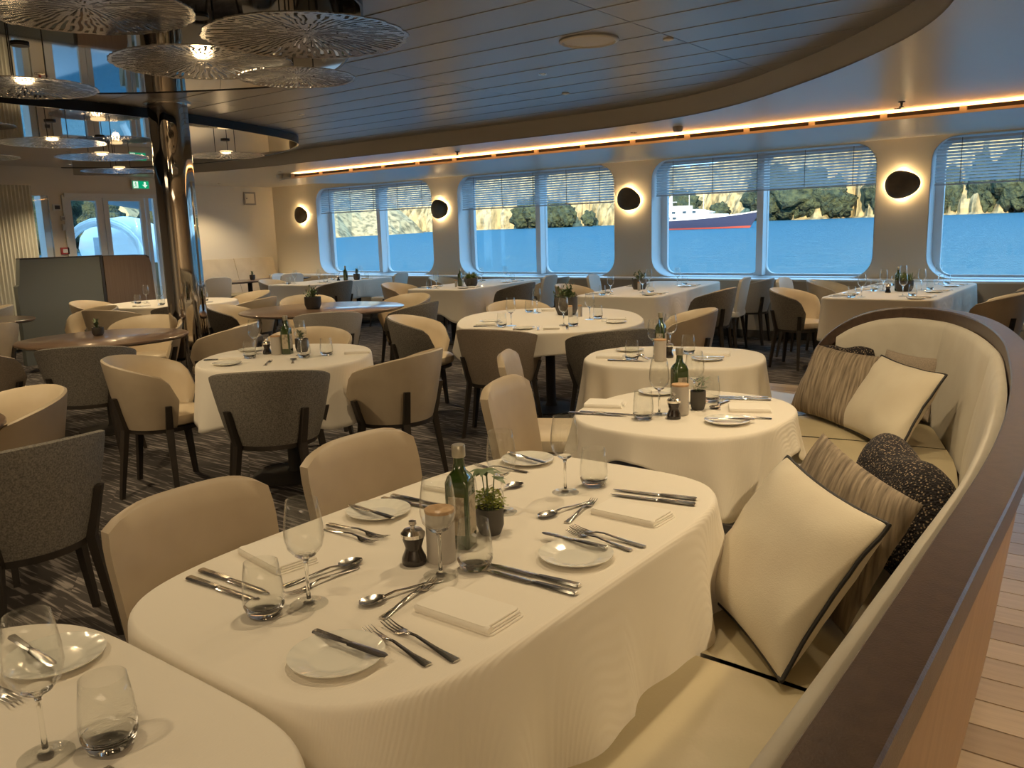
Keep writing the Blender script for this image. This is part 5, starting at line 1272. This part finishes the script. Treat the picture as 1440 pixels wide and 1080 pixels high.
pr = [((-1.05, -1.3), (-.36, -1.3)), ((-1.05, 0.1), (-.34, 0.1)), ((-1.05, 1.74), (-.34, 1.70)), ((-1.07, 2.6), (-.42, 2.68)), ((-1.20, 3.25), (-.50, 3.35)), ((-1.42, 3.92), (-.66, 4.02)), ((-1.62, 4.20), (-1.02, 4.72)), ((-2.10, 4.42), (-2.05, 5.02))]
ps = [spline([p[0] for p in pr], 4), spline([p[1] for p in pr], 4)]
for k in range(7):
    a, c = k * 4, k * 4 + 4; rows = []; m = 4
    if k in (3, ): a = 12
    def row(f, z, ins=0.0):
        out = []
        for i in range(a, c + 1):
            p = Vector(ps[0][i]); q = Vector(ps[1][i]); d = q - p
            pt_ = p + d * f; nb = (Vector(ps[0][c]) - Vector(ps[0][a])).normalized()
            if i == a: pt_ = pt_ + nb * (0.003 + ins)
            if i == c: pt_ = pt_ - nb * (0.003 + ins)
            out.append((pt_.x, pt_.y, z))
        return out
    g = MB().grid([row(0.02, 0.33), row(0.0, 0.36), row(0.0, 0.43), row(0.02, 0.447, 0.004), row(0.06, 0.452, 0.006), row(0.5, 0.456, 0.006), row(1.0, 0.452, 0.004), row(1.0, 0.33)])
    for i in (a, c): pass
    bp(g.obj('seat_cushion', 'cream', booth, angle=50))
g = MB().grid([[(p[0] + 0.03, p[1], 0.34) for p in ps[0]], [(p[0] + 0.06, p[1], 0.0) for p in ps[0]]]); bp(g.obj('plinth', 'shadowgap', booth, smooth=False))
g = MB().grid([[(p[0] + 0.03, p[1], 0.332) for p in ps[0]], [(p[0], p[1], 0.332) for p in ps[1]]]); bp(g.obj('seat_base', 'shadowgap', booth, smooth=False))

# ------------------------------------------------------------------ cushions
def cushion(BL, BR, TR, TL, th, m, label, piping=None, chop=0.0, seed=0, name='cushion'):
    rnd_ = 0.75 if m == 'knit' else 0.0
    BL, BR, TR, TL = map(Vector, (BL, BR, TR, TL)); c = (BL + BR + TR + TL) / 4
    nrm = (BR - BL).cross(TL - BL).normalized(); r = empty(name, c); tag(r, label, 'cushion')
    N = 20; F = []; Bk = []; edge_ = []
    def P(u, v, s_):
        uu = u * (1 - 0.075 * (1 - v * v)); vv = v * (1 - 0.075 * (1 - u * u))
        if rnd_: uu, vv = uu * math.sqrt(1 - rnd_ * vv * vv / 2) * 1.06, vv * math.sqrt(1 - rnd_ * uu * uu / 2)
        if chop: vv -= chop * max(0, v) ** 2 * math.exp(-(u * 3) ** 2)
        p = BL * (1 - uu) * (1 - vv) / 4 + BR * (1 + uu) * (1 - vv) / 4 + TR * (1 + uu) * (1 + vv) / 4 + TL * (1 - uu) * (1 + vv) / 4
        q = max(0.0, (1 - u ** 4) * (1 - v ** 4)) ** 0.55 * (0.80 + 0.2 * math.cos(u * 1.5) * math.cos(v * 1.5))
        w_ = 1 + 0.10 * noise.noise(Vector((u * 1.7 + seed, v * 1.7, 0)))
        return p - c + nrm * (s_ * th / 2 * q * w_) + nrm * 0.006 * noise.noise(Vector((u * 3, v * 3, seed)))
    us = [math.sin(PI / 2 * (-1 + 2 * i / N)) for i in range(N + 1)]
    mb = MB(); mb.grid([[P(u, v, 1) for u in us] for v in us]); mb.grid([[P(u, v, -1) for u in us] for v in us])
    mb.obj('cover', m, r, angle=60)
    if piping:
        loop = [P(u, -1, 0) for u in us[:-1]] + [P(1, v, 0) for v in us[:-1]] + [P(-u, 1, 0) for u in us[:-1]] + [P(-1, -v, 0) for v in us[:-1]]
        MB().tube(loop, 0.0055, 8, closed=True).obj('piping', piping, r)
    return r
cushion((-0.955, 2.07, .465), (-0.57, 1.68, .475), (-0.435, 1.99, .765), (-.785, 2.31, .805), 0.17, 'pillow_cream', 'large cream cushion with black piping, nearest on the bench', 'piping', seed=1)
cushion((-0.93, 2.42, .47), (-0.52, 1.98, .47), (-0.39, 2.12, .785), (-.805, 2.70, .79), 0.13, 'stripe', 'taupe pleated cushion wedged behind the nearest cream cushion', None, seed=2)
cushion((-0.76, 2.78, .47), (-0.42, 2.22, .47), (-0.345, 2.38, .79), (-.67, 2.96, .80), 0.20, 'knit', 'dark dotted knit cushion with dented top behind the pleated one', None, 0.16, seed=3)
cushion((-1.511, 4.44, .465), (-1.08, 4.10, .465), (-1.00, 4.40, .79), (-1.43, 4.65, .80), 0.15, 'stripe', 'large taupe pleated cushion at the far curve of the bench', None, seed=4)
cushion((-1.18, 4.20, .465), (-.80, 3.72, .465), (-.675, 4.00, .79), (-1.045, 4.42, .795), 0.15, 'pillow_cream', 'cream cushion with black piping at the far curve of the bench', 'piping', seed=5)
cushion((-1.56, 4.72, .47), (-1.18, 4.78, .47), (-1.15, 4.82, .80), (-1.50, 4.80, .80), 0.13, 'knit', 'dark dotted knit cushion peeping above the far pleated one', None, 0.12, seed=6)
cushion((-1.12, 4.66, .47), (-.82, 4.45, .47), (-.80, 4.60, .77), (-1.10, 4.76, .78), 0.12, 'brown', 'plain brown cushion half hidden behind the far cream cushion', None, seed=7)

# ================================================================== ROOM LAMPS AND ADDED FILL
def dlight(x, y, z, p, label, ang=125):
    r = empty('downlight', (x, y, z)); tag(r, label, 'light', 'small recessed ceiling downlights')
    MB().lathe([(0.0, -0.001), (0.022, -0.001), (0.022, -0.004), (0.034, -0.005), (0.036, 0.0)], 18).obj('bezel', 'steel', r)
    spot(x, y, z - 0.03, p * 2.0, ang, 0.035)
dl = 'recessed ceiling downlight out of frame above '
for x, y, z, p, d in [(-1.32, 1.50, 2.60, 9.5, TD['T1']), (-1.30, -0.3, 2.60, 7.5, TD['T0']), (-1.35, 3.05, 2.66, 17, TD['T2']), (-2.0, 4.35, 2.66, 13, TD['T3']), (-4.1, 3.2, 2.58, 19, TD['T4']), (-0.2, 3.6, 2.48, 8, 'the curved booth back'), (1.0, 2.5, 2.48, 36, 'the oak floor'),
                   (-3.9, 5.6, 2.66, 28, TD['T6']), (-6.8, 5.6, 2.66, 28, 'the large walnut table'), (-9.3, 5.5, 2.55, 30, TD['T7']), (-6.5, 3.0, 2.56, 30, 'the small walnut table'), (-3.9, 1.2, 2.56, 28, 'the walnut table at the left edge'), (-13.6, 9.2, 2.48, 22, 'the wall banquette'), (-11.6, 5.6, 2.52, 26, 'the screen by the glazed doors, added fill light'), (-11.0, 3.6, 2.52, 18, 'the pleated curtain, added fill light'), (-2.0, 8.6, 2.48, 16, TD['T5']), (-4.6, 8.3, 2.48, 14, TD['T10']), (-7.5, 8.3, 2.48, 14, TD['T9']), (-10.8, 8.4, 2.48, 16, TD['T8'])]:  # door-screen, curtain and window-table downlights are added to brighten those areas
    dlight(x, y, z, p, dl.replace('out of frame ', '') + d)
# warm general light from the cove strip: one long soft lamp set on top of the trim
al = bpy.data.lights.new('cove_lamp', 'AREA'); al.shape = 'RECTANGLE'; al.size = 15.6; al.size_y = 0.03; al.energy = 22; al.color = (1.0, 0.62, 0.28)
ao = bpy.data.objects.new('cove_lamp', al); COL.objects.link(ao); ao.location = (sx0 + 7.95, 8.905, 2.485); ao.rotation_euler = (math.radians(180 - 25), 0, 0)
# soft ambient fill lamps, added over the unseen half of the room
for (x, y, e) in ((2.6, -2.5, 70), (-6.5, -3.0, 60)):
    al = bpy.data.lights.new('ambient_fill', 'AREA'); al.shape = 'RECTANGLE'; al.size = 3.5; al.size_y = 2.5; al.energy = e; al.color = (1.0, 0.76, 0.48)
    ao = bpy.data.objects.new('ambient_fill', al); COL.objects.link(ao); ao.location = (x, y, 2.45)
